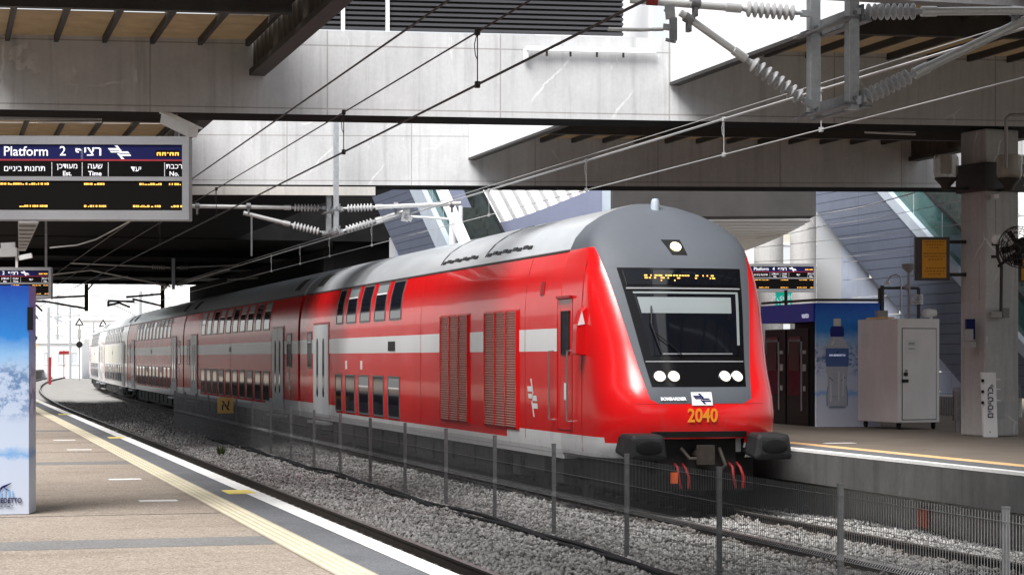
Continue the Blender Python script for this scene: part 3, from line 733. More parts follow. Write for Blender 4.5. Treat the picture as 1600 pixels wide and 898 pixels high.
strip('asphalt_strip', 12.62, 13.14, .004, M['asphalt'], RY); strip('white_edge_line', 12.445, 12.62, .008, M['edge_white'], RY)
sweep('white_edge_lip', [(12.446, PLAT + .008), (12.446, PLAT - .03)], M['edge_white'], RY, closed=False)
strip('tactile_paving', 13.14, 13.40, .006, M['tactile_orange'], RY)
for k in range(3):
    x = 13.17 + k * .07; sweep('tactile_bar', [(x, PLAT + .006), (x + .01, PLAT + .016), (x + .03, PLAT + .016), (x + .04, PLAT + .006)], M['tactile_orange'], RY, closed=False)
def patch(name, x0, x1, y0, y1, z, mat):
    b = MB(); b.box(x0, x1, y0, y1, PLAT - .01, PLAT + z); return props(b.build(name, mat), kind='structure')
for y0, y1 in ((15.05, 15.75), (26.9, 27.6), (39.0, 39.7), (51, 51.7)): patch('asphalt_band', -15, 2.425, y0, y1, .003, M['band'])
for y in (19.9, 23.5, 31.2, 34.9): patch('white_floor_mark', 1.88, 2.24, y - .09, y + .09, .005, M['edge_white'])
for y in (18.2, 30.4, 33.7, 45.0): patch('joint_groove', -15, 2.43, y - .012, y + .012, .0025, M['joint'])
for y in (20.9, 35.6, 50.4, 65): patch('yellow_floor_mark', 2.84, 3.12, y - .28, y + .28, .0105, M['yellow_mark'])
for x, y in ((14.0, 30.3), (13.9, 23.0)): patch('white_floor_mark', x - .25, x + .25, y - .1, y + .1, .005, M['edge_white'])

def track(X, ys):
    t = bpy.data.objects.new('railway_track', None); COL.objects.link(t); t['kind'] = 'structure'; ORG[t.name] = Vector()
    for s in (-1, 1):
        c = X + s * .7525
        foot = [(-.075, -.17), (.075, -.17), (.075, -.155), (.012, -.135), (.012, -.045), (.036, -.035), (.036, -.004), (.028, 0), (-.028, 0), (-.036, -.004), (-.036, -.035), (-.012, -.045), (-.012, -.135), (-.075, -.155)]
        fm = [0] * 14; fm[7] = fm[6] = fm[8] = 1
        sweep('rail', [(c + a, z) for a, z in foot], [M['rust'], M['rail_top']], ys, parent=t, faces_m=fm)
    b = MB(); y = ys[0]
    while y < 110:
        b.box(X - 1.3 + bend(y), X + 1.3 + bend(y), y - .13, y + .13, -.34, -.165); 
        for s in (-1, 1):
            for q in (-1, 1): b.box(X + s * .7525 + q * .11 - .05 + bend(y), X + s * .7525 + q * .11 + .05 + bend(y), y - .06, y + .06, -.166, -.125)
        y += .62
    o = b.build('sleepers', M['sleeper'], t); o['kind'] = 'stuff'
    return t
TY = [4] + [10 * k for k in range(1, 9)] + [85 + 5 * k for k in range(0, 54)]
track(4.93, TY); track(10.8, TY)

# ballast stones: each one a little polyhedron
def stones():
    ico = bmesh.new(); bmesh.ops.create_icosphere(ico, subdivisions=1, radius=1); iv = np.array([v.co[:] for v in ico.verts]); fi = np.array([[v.index for v in f.verts] for f in ico.faces]); ico.free()
    ov = np.array([(1, 0, 0), (-1, 0, 0), (0, 1, 0), (0, -1, 0), (0, 0, 1), (0, 0, -1)], float)
    of = np.array([(0, 2, 4), (2, 1, 4), (1, 3, 4), (3, 0, 4), (2, 0, 5), (1, 2, 5), (3, 1, 5), (0, 3, 5)])
    rng = np.random.default_rng(3); allv = []; allf = []; base = 0
    def lay(n, x0, x1, y0, y1, s0, s1, bv, bf, power=1.0):
        nonlocal base
        x = rng.uniform(x0, x1, n); y = y0 + (y1 - y0) * rng.uniform(0, 1, n) ** power
        z = np.array([gz(a, c) for a, c in zip(x, y)])
        s = rng.uniform(s0, s1, n)
        sc = s[:, None] * rng.uniform(.6, 1.35, (n, 3)); sc[:, 2] *= .75
        q = rng.normal(size=(n, 4)); q /= np.linalg.norm(q, axis=1)[:, None]
        w_, a, c, d = q.T
        R = np.stack([1 - 2 * (c * c + d * d), 2 * (a * c - d * w_), 2 * (a * d + c * w_), 2 * (a * c + d * w_), 1 - 2 * (a * a + d * d), 2 * (c * d - a * w_), 2 * (a * d - c * w_), 2 * (c * d + a * w_), 1 - 2 * (a * a + c * c)], 1).reshape(n, 3, 3)
        V = bv[None] * (1 + rng.uniform(-.28, .28, (n, len(bv), 1))) * sc[:, None, :]
        V = np.einsum('nij,nkj->nki', R, V)
        off = np.array([bend(c_) for c_ in y])
        V += np.stack([x + off, y, z + rng.uniform(-.02, .035, n)], 1)[:, None, :]
        allv.append(V.reshape(-1, 3)); allf.append((bf[None] + (base + np.arange(n) * len(bv))[:, None, None]).reshape(-1, 3)); base += n * len(bv)
    lay(25000, 5.74, 10.02, 18, 34, .017, .035, iv[:], fi)
    lay(9000, 10.14, 11.46, 15, 28.5, .020, .040, ov, of); lay(12000, 11.58, 12.95, 14, 30, .020, .040, ov, of)
    lay(26000, 5.74, 10.02, 34, 62, .022, .045, ov, of); lay(9000, 5.74, 9.4, 62, 110, .03, .055, ov, of)
    lay(5000, 5.72, 6.6, 14, 34, .02, .04, ov, of); lay(4000, 3.3, 5.6, 60, 110, .03, .05, ov, of)
    V = np.concatenate(allv); Fc = np.concatenate(allf).astype(np.int32)
    me = bpy.data.meshes.new('ballast'); me.vertices.add(len(V)); me.vertices.foreach_set('co', V.ravel().astype(np.float32))
    me.loops.add(len(Fc) * 3); me.loops.foreach_set('vertex_index', Fc.ravel()); me.polygons.add(len(Fc))
    me.polygons.foreach_set('loop_start', np.arange(0, len(Fc) * 3, 3, dtype=np.int32)); me.update(calc_edges=True); me.materials.append(M['stone'])
    o = bpy.data.objects.new('ballast_gravel', me); COL.objects.link(o); o['kind'] = 'stuff'; o['label'] = 'loose grey ballast stones around the rails'
stones()
# a weed growing in the ballast beside the near rail
t = thing('weed', 'small green weed growing in the ballast beside the near rail', 'plant', PZ(346, 712, -.12))
b = MB(); rw = random.Random(2)
for k in range(70):
    a = rw.uniform(0, 6.28); r = rw.uniform(.01, .13); h_ = rw.uniform(.05, .22); o_ = ORG[t.name]
    p = o_ + Vector((r * math.cos(a) * .4, r * math.sin(a) * .4, 0)); q = o_ + Vector((r * math.cos(a), r * math.sin(a), h_)); d = Vector((-math.sin(a), math.cos(a), 0)) * .012
    b.add([p - d, p + d, q + d * 1.6, q + (q - p) * .25, q - d * 1.6], [(0, 1, 2, 3, 4)])
M['leaf'] = worn('weed_leaf', (.05, .08, .02), (.10, .13, .04), 8, .8, bump=0)
b.build('blades', M['leaf'], t, recalc=False)['kind'] = 'stuff'

# ------------------------------------------------------------------ fence between the tracks
fx = 8.07
fence = thing('mesh_fence', 'grey welded wire mesh fence running between the two tracks', 'fence', (fx, 0, 0))
pm = MB(); pm.box(fx - .026, fx + .026, 14.4 - .02, 14.4 + .02, -.25, 1.10); pm.box(fx - .029, fx + .029, 14.4 - .023, 14.4 + .023, 1.10, 1.112)
post = pm.build('post', M['fence'], fence); post0 = post
wm = MB()
prof = [(0, -.14), (0, .36), (-.05, .42), (0, .48), (0, .98), (0, 1.06)]
for k in range(61):
    y = 14.4 + .025 + k * .05
    wm.tube([(fx - .036 + a, y, z) for a, z in prof], 0.003, 3, caps=False)
for a, z in [(0, .02), (0, .22), (0, .36), (-.05, .42), (0, .48), (0, .74), (0, 1.0)]:
    wm.tube([(fx - .042 + a, 14.4, z), (fx - .042 + a, 17.45, z)], .004, 4, caps=False)
panel = wm.build('mesh_panel', M['fence'], fence, recalc=False); panel['kind'] = 'stuff'
for k in range(-1, 20):
    if k == 0: continue
    inst(post, fence, (0, 3.05 * k, 0))
    if k < 19: inst(panel, fence, (0, 3.05 * k, 0))
t = thing('letter_plate', 'yellow square plate with a black Hebrew letter on top of the fence', 'sign', (fx - .29, 57.2, .94))
b = MB(); b.box(fx - .52, fx - .07, 57.15, 57.18, .72, 1.16); b.build('plate', M['sign_yellow'], t, bevel=.008)
b = MB(); b.box(fx - .08, fx - .02, 57.15, 57.18, .80, .84); b.build('clip', M['fence'], t)
text('א', .44, M['ink'], t, (fx - .295, 57.14, .94), bold=0)
cb = MB()
for k, (dx, z) in enumerate(((-.22, -.10), (-.30, -.12))):
    cb.tube([(fx + dx + .05 * math.sin(y * .5 + k), y, z + .02 * math.sin(y * 1.1 + k * 2)) for y in [12 + 1.0 * i for i in range(50)]], .032, 6)
t = cb.build('cable_run', M['rubber'], smooth=60); props(t, 'pair of black cables laid along the foot of the mesh fence', 'cable')
b = MB(); p = PX(1445, 810, 12.95); b.box(12.90, 12.946, p.y - .17, p.y + .13, p.z - .12, p.z + .14); o = b.build('trackside_plate', M['orange_plate'], bevel=.004)
props(o, 'small orange plate fixed to the wall under the right platform', 'plate')
b = MB(); b.tube([(12.82 + .03 * math.sin(i), 16 + i * .6, .33 - .05 * math.sin(i * .45) - .02 * math.sin(i * 1.3)) for i in range(15)], .03, 8)
props(b.build('trackside_cable', M['grey_box'], smooth=60), 'grey cable sagging under the lip of the right platform', 'cable')

# ------------------------------------------------------------------ the deck above: beams, fascias, roofs
def beam_at(name, label, xa, ya, xb, yb, zb, hgt, thick, ext0=3, ext1=6, mat='concrete'):
    A = PZ(xa, ya, zb); B = PZ(xb, yb, zb); d = (B - A).normalized(); A = A - d * ext0; B = B + d * ext1; Ln = (B - A).length
    ang = math.atan2(d.y, d.x)
    b = MB(); b.box(0, Ln, 0, thick, 0, hgt); b.m[0] = 1  # underside face coloured near black for its shade
    o = b.build(name, [M[mat], M['shade_black']]); o.location = A; o.rotation_euler = (0, 0, ang); props(o, label, 'beam')
    return A, d, Vector((-d.y, d.x, 0))
A1, D1, N1 = beam_at('concrete_beam', 'long pale concrete beam crossing nearest overhead, sunlit over the tracks', 0, 171, 1600, 198, 6.3, 1.40, 1.05)
A2, D2, N2 = beam_at('concrete_beam', 'farther concrete beam crossing behind the nearest one', 300, 288, 1400, 293, 6.3, 1.75, 1.3, ext0=9, ext1=9)
def on1(X, off=0): 
    tt = (X - A1.x) / D1.x; return A1 + D1 * tt + N1 * off
def on2(X, off=0):
    tt = (X - A2.x) / D2.x; return A2 + D2 * tt + N2 * off
b = MB(); p, q = on2(4.2, -.02), on2(9.9, -.02); b.beam(p + Vector((0, .06, -.14)), q + Vector((0, .06, -.14)), .1, .2); o = b.build('ledge', M['concrete_pale']); props(o, 'pale ledge hung under the farther beam', 'ledge')
YR0 = 22.5                                         # near edge of the platform roofs
def roof(name, label, x0, x1, ya, yb_, z, nrow, ncol, skip=0):
    t = thing(name, label, 'roof', ((x0 + x1) / 2, ya(x0), z))
    w_ = (x1 - x0) / ncol; first = None
    for i in range(nrow):
        for j in range(ncol):
            xa, xb = x0 + j * w_, x0 + (j + 1) * w_
            f = lambda X, k: ya(X) + (yb_(X) - ya(X)) * k / nrow
            b = MB(); b.add([(xa + .03, f(xa, i) + .04, z), (xb - .03, f(xb, i) + .04, z), (xb - .03, f(xb, i + 1) - .04, z), (xa + .03, f(xa, i + 1) - .04, z)], [(0, 1, 2, 3)])
            b.build('roof_panel', M['roof_panel'], t)
    b = MB()
    for j in range(ncol + 1):
        xa = x0 + j * w_; b.beam((xa, ya(xa), z - .03), (xa, yb_(xa), z - .03), .07, .16)
    b.build('ribs', M['black_steel'], t)
    return t
LX, RX = 5.1, 12.05                                # sides of the open slot above the tracks
zc = 7.52
r1 = roof('platform_roof', 'left platform roof with amber translucent sheets, near bay', .35, LX - .15, lambda X: 13, lambda X: on1(X).y + .12, zc, 8, 6)
r2 = roof('platform_roof', 'right platform roof with amber translucent sheets, near bay', RX + .2, 22.3, lambda X: -8, lambda X: on1(X).y + .12, zc, 14, 14)
r3 = roof('platform_roof', 'left platform roof between the two concrete beams', .35, LX - .15, lambda X: on1(X, .95).y, lambda X: on2(X).y + .12, zc - .1, 5, 6)
r4 = roof('platform_roof', 'right platform roof between the two concrete beams', RX + .2, 22.3, lambda X: on1(X, .95).y, lambda X: on2(X).y + .12, zc - .1, 4, 14)
for r, xa, xb, Y, z in ((r1, .35, LX - .2, 29.6, zc - .17), (r1, .35, LX - .2, 25.6, zc - .17), (r2, RX + .2, 22.3, 28.7, zc - .17), (r2, RX + .2, 22.3, 25.0, zc - .17), (r3, .35, LX - .2, 42.5, zc - .3), (r4, RX + .2, 22.3, 42.0, zc - .3)):
    b = MB(); b.beam((xa, Y, z), (xb, Y - (xb - xa) * .12, z), .16, .34); b.build('purlin', M['black_steel'], r)
def fascia_brown(label, X, ya, yb_, flip=1):       # corrugated edge cladding above the slot
    t = thing('roof_fascia', label, 'fascia', (X, ya, 6.95))
    b = MB(); n = int((yb_ - ya) / .11)
    b.sheet(lambda k, z: Vector((X - .06 + (.03 if (int(k) // 2) % 2 else 0), ya + (yb_ - ya) * k / n, z)), list(range(n + 1)), [7.02, 8.6])
    b.sheet(lambda k, z: Vector((X + .06, ya + (yb_ - ya) * k / n, z)), [0, n], [7.02, 8.6])
    b.build('corrugated_sheet', M['brown_steel'], t, recalc=False)
    b = MB(); b.box(X - .13, X + .13, ya, yb_, 6.92, 7.02); b.build('edge_angle', M['black_steel'], t)
fascia_brown('brown corrugated fascia of the left platform roof, near bay', LX, 13, on1(LX).y - .03)
fascia_brown('brown corrugated fascia of the left platform roof, between the beams', LX, on1(LX, 1.08).y, on2(LX).y - .03)
fascia_brown('brown corrugated fascia at the far right edge of the right platform roof', 22.3, on1(22.3, 1.08).y, on2(22.3).y - .03)
def fascia_white(label, X, ya, yb_, ztop, gap=0):
    t = thing('roof_fascia', label, 'fascia', (X, ya, 6.95)); y = yb_
    while y > ya + .1:
        y2 = max(ya, y - 2.85); b = MB(); b.box(X - .03, X + .03, y2 + .008, y - .008, 6.95, ztop); b.build('panel', M['white_panel'], t); y = y2
    b = MB(); b.box(X - .05, X + .12, ya, yb_, 6.89, 6.947); b.build('edge_angle', M['black_steel'], t)
fascia_white('smooth white fascia panels of the right platform roof, near bay', RX, -8, on1(RX).y - .02, 9.0)
fascia_white('smooth white fascia panels of the right platform roof, between the beams', RX, on1(RX, 1.08).y, on2(RX).y - .02, 9.0)
# dark louvred wall above the nearest beam, over the slot
t = thing('louvre_screen', 'dark horizontal louvre screen above the nearest beam over the tracks', 'louvre', on1(8, .6) + Vector((0, 0, 1.6)))
b = MB()
for k in range(22):
    z = 7.86 + k * .085; p, q = on1(4.5, .72), on1(11.35, .72)
    b.beam(p + Vector((0, 0, z - 6.3)), q + Vector((0, 0, z - 6.3)), .10, .045)
b.build('slats', M['louvre'], t)['kind'] = 'stuff'
b = MB(); p, q = on1(4.5, .80), on1(11.35, .80); b.beam(p + Vector((0, 0, 2.5)), q + Vector((0, 0, 2.5)), .04, 1.9); b.build('backing', M['black_steel'], t)
b = MB()
for X in (6.55, 7.3): p = on1(X, .66); b.box(p.x - .03, p.x + .03, p.y - .03, p.y + .03, 7.75, 9.6)
b.build('louvre_posts', M['white_beam'], t)
t = thing('pipe_rail', 'short white rail bolted along the top of the nearest beam', 'rail', on1(10.6, -.1) + Vector((0, 0, 1.15)))
b = MB(); p, q = on1(9.55, -.1), on1(11.75, -.1); b.beam(p + Vector((0, 0, 1.16)), q + Vector((0, 0, 1.16)), .06, .08); b.beam(p + Vector((0, .02, 1.16)), p + Vector((0, .02, .96)), .07, .07); b.build('bar', M['white_beam'], t)
for X in (9.9, 10.3, 10.75, 11.2): 
    b = MB(); p = on1(X, -.08); b.beam(p + Vector((0, 0, 1.12)), p + Vector((0, 0, 1.04)), .03, .03); b.build('bolt', M['black_steel'], t)

# dark deck farther on
def dark_slab(name, label, x0, x1, y0, y1, z0, z1, mat='shade_black', cat='deck'):
    b = MB(); b.box(x0, x1, y0, y1, z0, z1); o = b.build(name, M[mat]); props(o, label, cat); return o
b = MB(); b.box(4.6, 12.5, 21.6, 21.85, 6.41, 6.62); props(b.build('steel_girder', M['galv_dark2']), 'steel girder just above the top of the picture, carrying the nearest post pair', 'girder')
b = MB(); b.box(-12, 26, 17.6, 18.7, 6.5, 8.0); props(b.build('concrete_beam', M['concrete']), 'concrete beam overhead above the top of the picture, nearest to the viewer', 'beam')
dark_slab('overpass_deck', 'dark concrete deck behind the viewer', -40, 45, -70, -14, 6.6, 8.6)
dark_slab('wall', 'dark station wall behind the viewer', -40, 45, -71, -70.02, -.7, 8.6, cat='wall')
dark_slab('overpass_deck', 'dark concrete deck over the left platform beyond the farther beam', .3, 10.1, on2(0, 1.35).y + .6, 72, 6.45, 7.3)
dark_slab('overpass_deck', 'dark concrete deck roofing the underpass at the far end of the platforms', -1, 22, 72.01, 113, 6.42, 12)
for y in (80, 90, 100, 112.2): dark_slab('deck_beam', 'dark beam under the far deck, at about %d metres' % y if False else {80: 'first dark beam under the far deck', 90: 'second dark beam under the far deck', 100: 'third dark beam under the far deck', 112.2: 'dark edge beam at the bright end of the far deck'}[y], -.9, 21.9, y, y + .7, 6.15 if y < 110 else 6.24, 6.418, cat='beam')
dark_slab('wall', 'dark wall beside the train under the far deck', 13.4, 13.8, 72.6, 113, .9, 6.14, cat='wall')
dark_slab('wall', 'dark end wall beyond the left stair block facing the platform', 13.81, 19.5, 72.6, 73, .9, 6.41, cat='wall')
dark_slab('slot_light_blocker', 'unseen dark cover added over the slot to shade the right platform', 5.25, 11.95, 4, 17.5, 8.75, 9.0, cat='roof')  # added out of view to shade the right platform and darken the windscreen
t = thing('left_light_blocker', 'unseen grey wall added left of view to block sky and darken reflections', 'building', (-9.5, 10, .9))  # unseen; added and sized to block sky and darken the train's reflections
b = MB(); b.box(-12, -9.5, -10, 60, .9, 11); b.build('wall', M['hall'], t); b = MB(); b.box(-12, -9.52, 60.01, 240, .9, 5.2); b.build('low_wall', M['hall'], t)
for k in range(26):
    b = MB(); b.box(-9.5, -9.1, 8 + k * 6, 8.7 + k * 6, .9, 5.0); b.build('pilaster', M['concrete_column'], t)
    b = MB(); b.box(-9.5, -9.46, 9.6 + k * 6, 13 + k * 6, 1.9, 4.6); b.build('window', M['glass_dark'], t)

# ------------------------------------------------------------------ overhead line
def wire(name, label, pts, r, mat='wire_dark', grp=None):
    b = MB(); b.tube(pts, r, 6); o = b.build(name, M[mat], smooth=60); props(o, label, 'overhead wire', grp); return o
def along(X, z, ya, yb_, step=12): 
    n = int((yb_ - ya) / step) + 2; return [Vector((X + bend(y), y, z)) for y in lin(ya, yb_, n)]
kz = lambda k, X: H + k * X / CT
wire('feeder_wire', 'uppermost dark wire above the near track', along(4.93, kz(.696, 4.93), 7, 300), .013)
mz, cz_ = kz(.60, 4.93), kz(.503, 4.93)
wire('messenger_wire', 'dark wire above the near track, just over its contact wire', along(4.93, mz, 7, 300), .009)
wire('contact_wire', 'dark contact wire, lowest over the near track', along(4.93, cz_, 7, 300), .012)
m5, c5 = kz(.302, 10.8), kz(.257, 10.8)
wire('messenger_wire', 'pale thick wire slanting above the train', along(10.8, m5, 7, 300), .016, 'wire_pale')
wire('contact_wire', 'thin pale contact wire, lower wire over the train', along(10.8, c5, 7, 300), .008, 'wire_pale')
wire('earth_wire', 'thin pale wire running close above the thick wire over the train', along(10.86, m5 + .10, 7, 120), .006, 'wire_pale')
def dropper(x, X, za, zb, label, mat):
    y = X / ratio(x); b = MB(); b.tube([(X, y, zb), (X, y, za)], .006, 5)
    b.tube([(X, y, za), (X - .03, y, za - .12), (X - .02, y, za - .22), (X, y, za - .26)], .005, 5); b.box(X - .02, X + .02, y - .03, y + .03, za - .03, za + .03); b.box(X - .02, X + .02, y - .03, y + .03, zb - .03, zb + .03)
    props(b.build('dropper', M[mat]), label, 'dropper', 'droppers tying the overhead wires')
for x, lb in ((746, 'looped dropper in front of the sunlit beam'), (537, 'dropper crossing the second beam'), (338, 'dropper beside the platform sign'), (250, 'dropper just beyond the platform sign, over the near track')): dropper(x, 4.93, mz, cz_, lb, 'wire_dark')
for x, lb in ((1283, 'dropper in front of the dark right roof'), (1131, 'dropper above the horn of the cab car'), (916, 'dropper over the cab car roof'), (764, 'dropper against the white slatted canopy'), (581, 'dropper left of the stair block'), (515, 'dropper under the far post pair'), (469, 'dropper in the dark, third back from the far post pair'), (424, 'faintest dropper in the dark over the second coach')): dropper(x, 10.8, m5, c5, lb, 'wire_pale')
for k, (a, c_) in enumerate((((1276, 337), (1430, 301)), ((1262, 357), (1500, 314)), ((1180, 387), (1600, 337)), ((1180, 409), (1430, 391)), ((1180, 372), (1300, 350)))):
    p, q = PX(*a, 22.5), PX(*c_, 22.5); d = (q - p) / (q - p).length
    lab = ['short pale wire rising to the beam over platform four', 'thin wire crossing the dark stair wall, upper', 'thin wire crossing the stair wall, middle', 'thin wire crossing the stair wall, lowest', 'short thin wire in front of the grey columns'][k]
    wire('span_wire', lab, [p, (p + q) / 2 - Vector((0, 0, .05)), q], .014 if k == 0 else .007, 'wire_pale')
wire('slack_cable', 'pale slack cable curving down in the dark behind the platform sign', [P(205, 344, 40), P(180, 358, 40.5), P(150, 374, 41), P(120, 383, 41.5), P(78, 387, 42)], .014, 'wire_pale')

def insulator(b, p, q, r, n=8, seg=16):
    Ln = (q - p).length; prof_ = [(0, r * .28), (Ln * .06, r * .28)]; st = Ln * .86 / n
    for k in range(n):
        t0 = Ln * .07 + k * st; prof_ += [(t0, r * .42), (t0 + st * .25, r * .98), (t0 + st * .36, r), (t0 + st * .5, r * .92), (t0 + st * .72, r * .46)]
    prof_ += [(Ln * .94, r * .36), (Ln, r * .28)]; b.lathe(p, q, prof_, seg)
def arm(t, p, i0, i1, q, r_tube, r_ins, nm, cap=True, seg=16, n=8):
    d = (q - p).normalized(); a = p + d * i0; c = p + d * i1
    g = MB(); g.lathe(p, a, [(0, r_tube * .55), ((a - p).length, r_tube * .55)], 10); g.beam(p - d * .03, p + d * .07, r_tube * 2.2, r_tube * 1.6); g.build('arm_socket', M['galv'], t, smooth=40)
    g = MB(); insulator(g, a, c, r_ins, n, seg); g.build('insulator', M['porcelain'], t, smooth=35)
    g = MB(); g.lathe(c, q, [(0, r_tube * 1.25), (.16, r_tube * 1.25), (.165, r_tube), ((q - c).length, r_tube)], 14)
    if cap: g.lathe(q, q + d * .03, [(0, r_tube * 1.02), (.025, r_tube * 1.02), (.03, 0)], 14)
    g.build('arm_tube', M['alu'], t, smooth=40)
def clamp(t, c, d, r):
    d = d.normalized(); g = MB(); g.lathe(c - d * .05, c + d * .05, [(0, r * 1.25), (.10, r * 1.25)], 14); g.box(c.x - .02, c.x + .02, c.y - .04, c.y + .04, c.z - r * 3.2, c.z - r * 1.0)
    g.lathe(c + Vector((0, -.05, -r * 2.4)), c + Vector((0, .05, -r * 2.4)), [(0, .018), (.1, .018)], 8)
    g.build('clamp', M['galv_dark2'], t, smooth=40)
def post_pair(t, pa, za, pb, zb, ztop_a, ztop_b, wd):
    for p, z, zt in ((pa, za, ztop_a), (pb, zb, ztop_b)):
        g = MB(); g.box(p.x - wd / 2, p.x + wd / 2, p.y - wd / 2, p.y + wd / 2, z, zt); g.build('drop_post', M['galv'], t, bevel=.006)
def bracket(t, pa, pb, z, wd):
    a = Vector((pa.x, pa.y, z)); c = Vector((pb.x, pb.y, z)); d = (a - c).normalized()
    g = MB(); sx = Vector((wd * .62, 0, 0))
    g.beam(a + sx * .98 + d * .22 + Vector((0, 0, -.02)), c + sx * .98 - d * .12 + Vector((0, 0, -.02)), .02, .16); g.beam(a + sx + d * .22 + Vector((.045, 0, -.10)), c + sx - d * .12 + Vector((.045, 0, -.10)), .10, .02)
    g.beam(a - sx + d * .22 + Vector((-.03, 0, -.10)), c - sx - d * .12 + Vector((-.03, 0, -.10)), .07, .02)
    for p in (a, c): g.beam(p + Vector((-wd, 0, -.07)), p + Vector((wd, 0, -.07)), wd * 1.4, .02); g.lathe(p + Vector((0, -wd * .5, -.02)), p + Vector((0, -wd * .8, -.02)), [(0, .02), (wd * .3, .02)], 8)
    g.build('bracket', M['galv_dark2'], t)
# nearest post pair, top right
XC = 8.88
t = thing('cantilever_support', 'large galvanised post pair with ribbed grey insulators, top right, nearest', 'line support', (XC, XC / ratio(1271), 4.7), 'overhead line supports')
pa = P(1271, 170, 21.5); pb = P(1331, 160, 20.55); pa.x = pb.x = XC; pa.y = XC / ratio(1271); pb.y = XC / ratio(1331)
ztop = 6.4
post_pair(t, pa, H + (558 - 180) * 21.5 / F, pb, H + (558 - 170) * 20.55 / F, ztop, ztop, .115)
bracket(t, pa, pb, 4.90, .115); bracket(t, pa, pb, H + (558 - 28) * 21.0 / F, .115)
D = 21.3
arm(t, P(1264, 162, 21.4), .06, .82, P(1066, 22, 21.1), .038, .085, 'lower')
arm(t, P(1262, 22, 21.4), .10, .72, P(985, 0, 21.1), .038, .085, 'upper', cap=False)
arm(t, P(1340, 158, 20.6), .06, .66, P(1606, 30, 20.9), .048, .085, 'lower', cap=False)
arm(t, P(1338, 19, 20.6), .06, .68, P(1640, 17, 20.9), .042, .085, 'upper', cap=False)
clamp(t, P(1086, 6, 21.1), Vector((1, 0, -.1)), .042); clamp(t, P(1076, 30, 21.1), P(1264, 162, 21.4) - P(1066, 22, 21.1), .042)
clamp(t, P(1586, 18, 20.9), Vector((1, 0, 0)), .045)
g = MB(); g.beam(P(1046, 8, 21.1), P(1048, 30, 21.1), .05, .10); g.beam(P(1040, 14, 21.1), P(1054, 32, 21.1), .04, .05); g.beam(P(1052, 28, 21.1), P(1052, 64, 21.1), .05, .07); g.beam(P(1036, 42, 21.1), P(1052, 44, 21.1), .05, .06); g.beam(P(1040, 62, 21.1), P(1056, 66, 21.1), .04, .03)
g.build('registration_bracket', M['galv_dark2'], t)
g = MB(); g.tube([P(1036, 46, 21.1), P(1000, 47, 21.0), P(950, 46, 20.9)], .020, 8); g.build('steady_arm', M['alu'], t, smooth=40)
g = MB(); g.tube([P(1010, 1, 21.1), P(1028, 2, 21.1)], .05, 8); g.build('red_marker', M['hose'], t)
# the next post pair, hung under the farther beam
t = thing('cantilever_support', 'post pair with white arms hung from the farther beam over the train', 'line support', (XC, 46.5, 4.85), 'overhead line supports')
pa = Vector((XC, XC / ratio(513.5), 0)); pb = Vector((XC, XC / ratio(525), 0))
post_pair(t, pa, H + (558 - 367) * 48.3 / F, pb, H + (558 - 363) * 47.2 / F, 6.28, 9.0, .115)
bracket(t, pa, pb, 5.25, .115); bracket(t, pa, pb, H + (558 - 325) * 47.7 / F, .115)
arm(t, P(508, 364, 48.2), .10, .85, P(382, 333, 47.8), .05, .095, 'l', seg=10); arm(t, P(508, 325, 48.2), .10, .80, P(296, 322, 47.6), .048, .095, 'u', cap=False, seg=10)
arm(t, P(531, 362, 47.2), .10, .88, P(628, 332, 47.6), .055, .095, 'l', seg=10); arm(t, P(531, 326, 47.2), .12, .82, P(718, 318, 47.6), .05, .095, 'u', seg=10)
clamp(t, P(388, 322, 47.8), Vector((1, 0, 0)), .06); clamp(t, P(618, 321, 47.5), Vector((1, 0, 0)), .06); clamp(t, P(308, 322, 47.6), Vector((1, 0, 0)), .06); clamp(t, P(706, 319, 47.6), Vector((1, 0, 0)), .06)
g = MB(); g.beam(P(636, 322, 47.5), P(632, 346, 47.5), .12, .16); g.beam(P(640, 336, 47.5), P(636, 344, 47.5), .12, .2); g.build('registration_bracket', M['galv'], t)
g = MB(); g.tube([P(640, 338, 47.5), P(700, 342, 47.6)], .03, 8); g.build('steady_arm', M['white'], t, smooth=40)
g = MB(); g.tube([P(393, 335, 47.8), P(393, 400, 47.8)], .022, 8); g.build('hanging_rod', M['galv_dark2'], t, smooth=40)
# third pair deep in the underpass
t = thing('cantilever_support', 'thin post with pale arms in the dark underpass, third back', 'line support', P(271, 452, 83), 'overhead line supports')
g = MB(); p = P(271, 452, 83); g.box(p.x - .06, p.x + .06, p.y - .06, p.y + .06, p.z, 6.4); g.build('drop_post', M['galv'], t)
for a, c_ in (((266, 418), (110, 411)), ((266, 447), (142, 422)), ((276, 418), (373, 414)), ((276, 446), (359, 422)), ((155, 437), (200, 432)), ((355, 437), (404, 434)), ((81, 429), (142, 422))):
    p, q = P(*a, 83), P(*c_, 83); g = MB(); g.tube([p, q], .035, 8); g.build('arm_tube', M['alu'], t, smooth=40)
    if abs(a[0] - 271) < 8: g = MB(); insulator(g, p + (q - p) * .04, p + (q - p) * .2, .09, 6, 8); g.build('insulator', M['porcelain'], t, smooth=35)
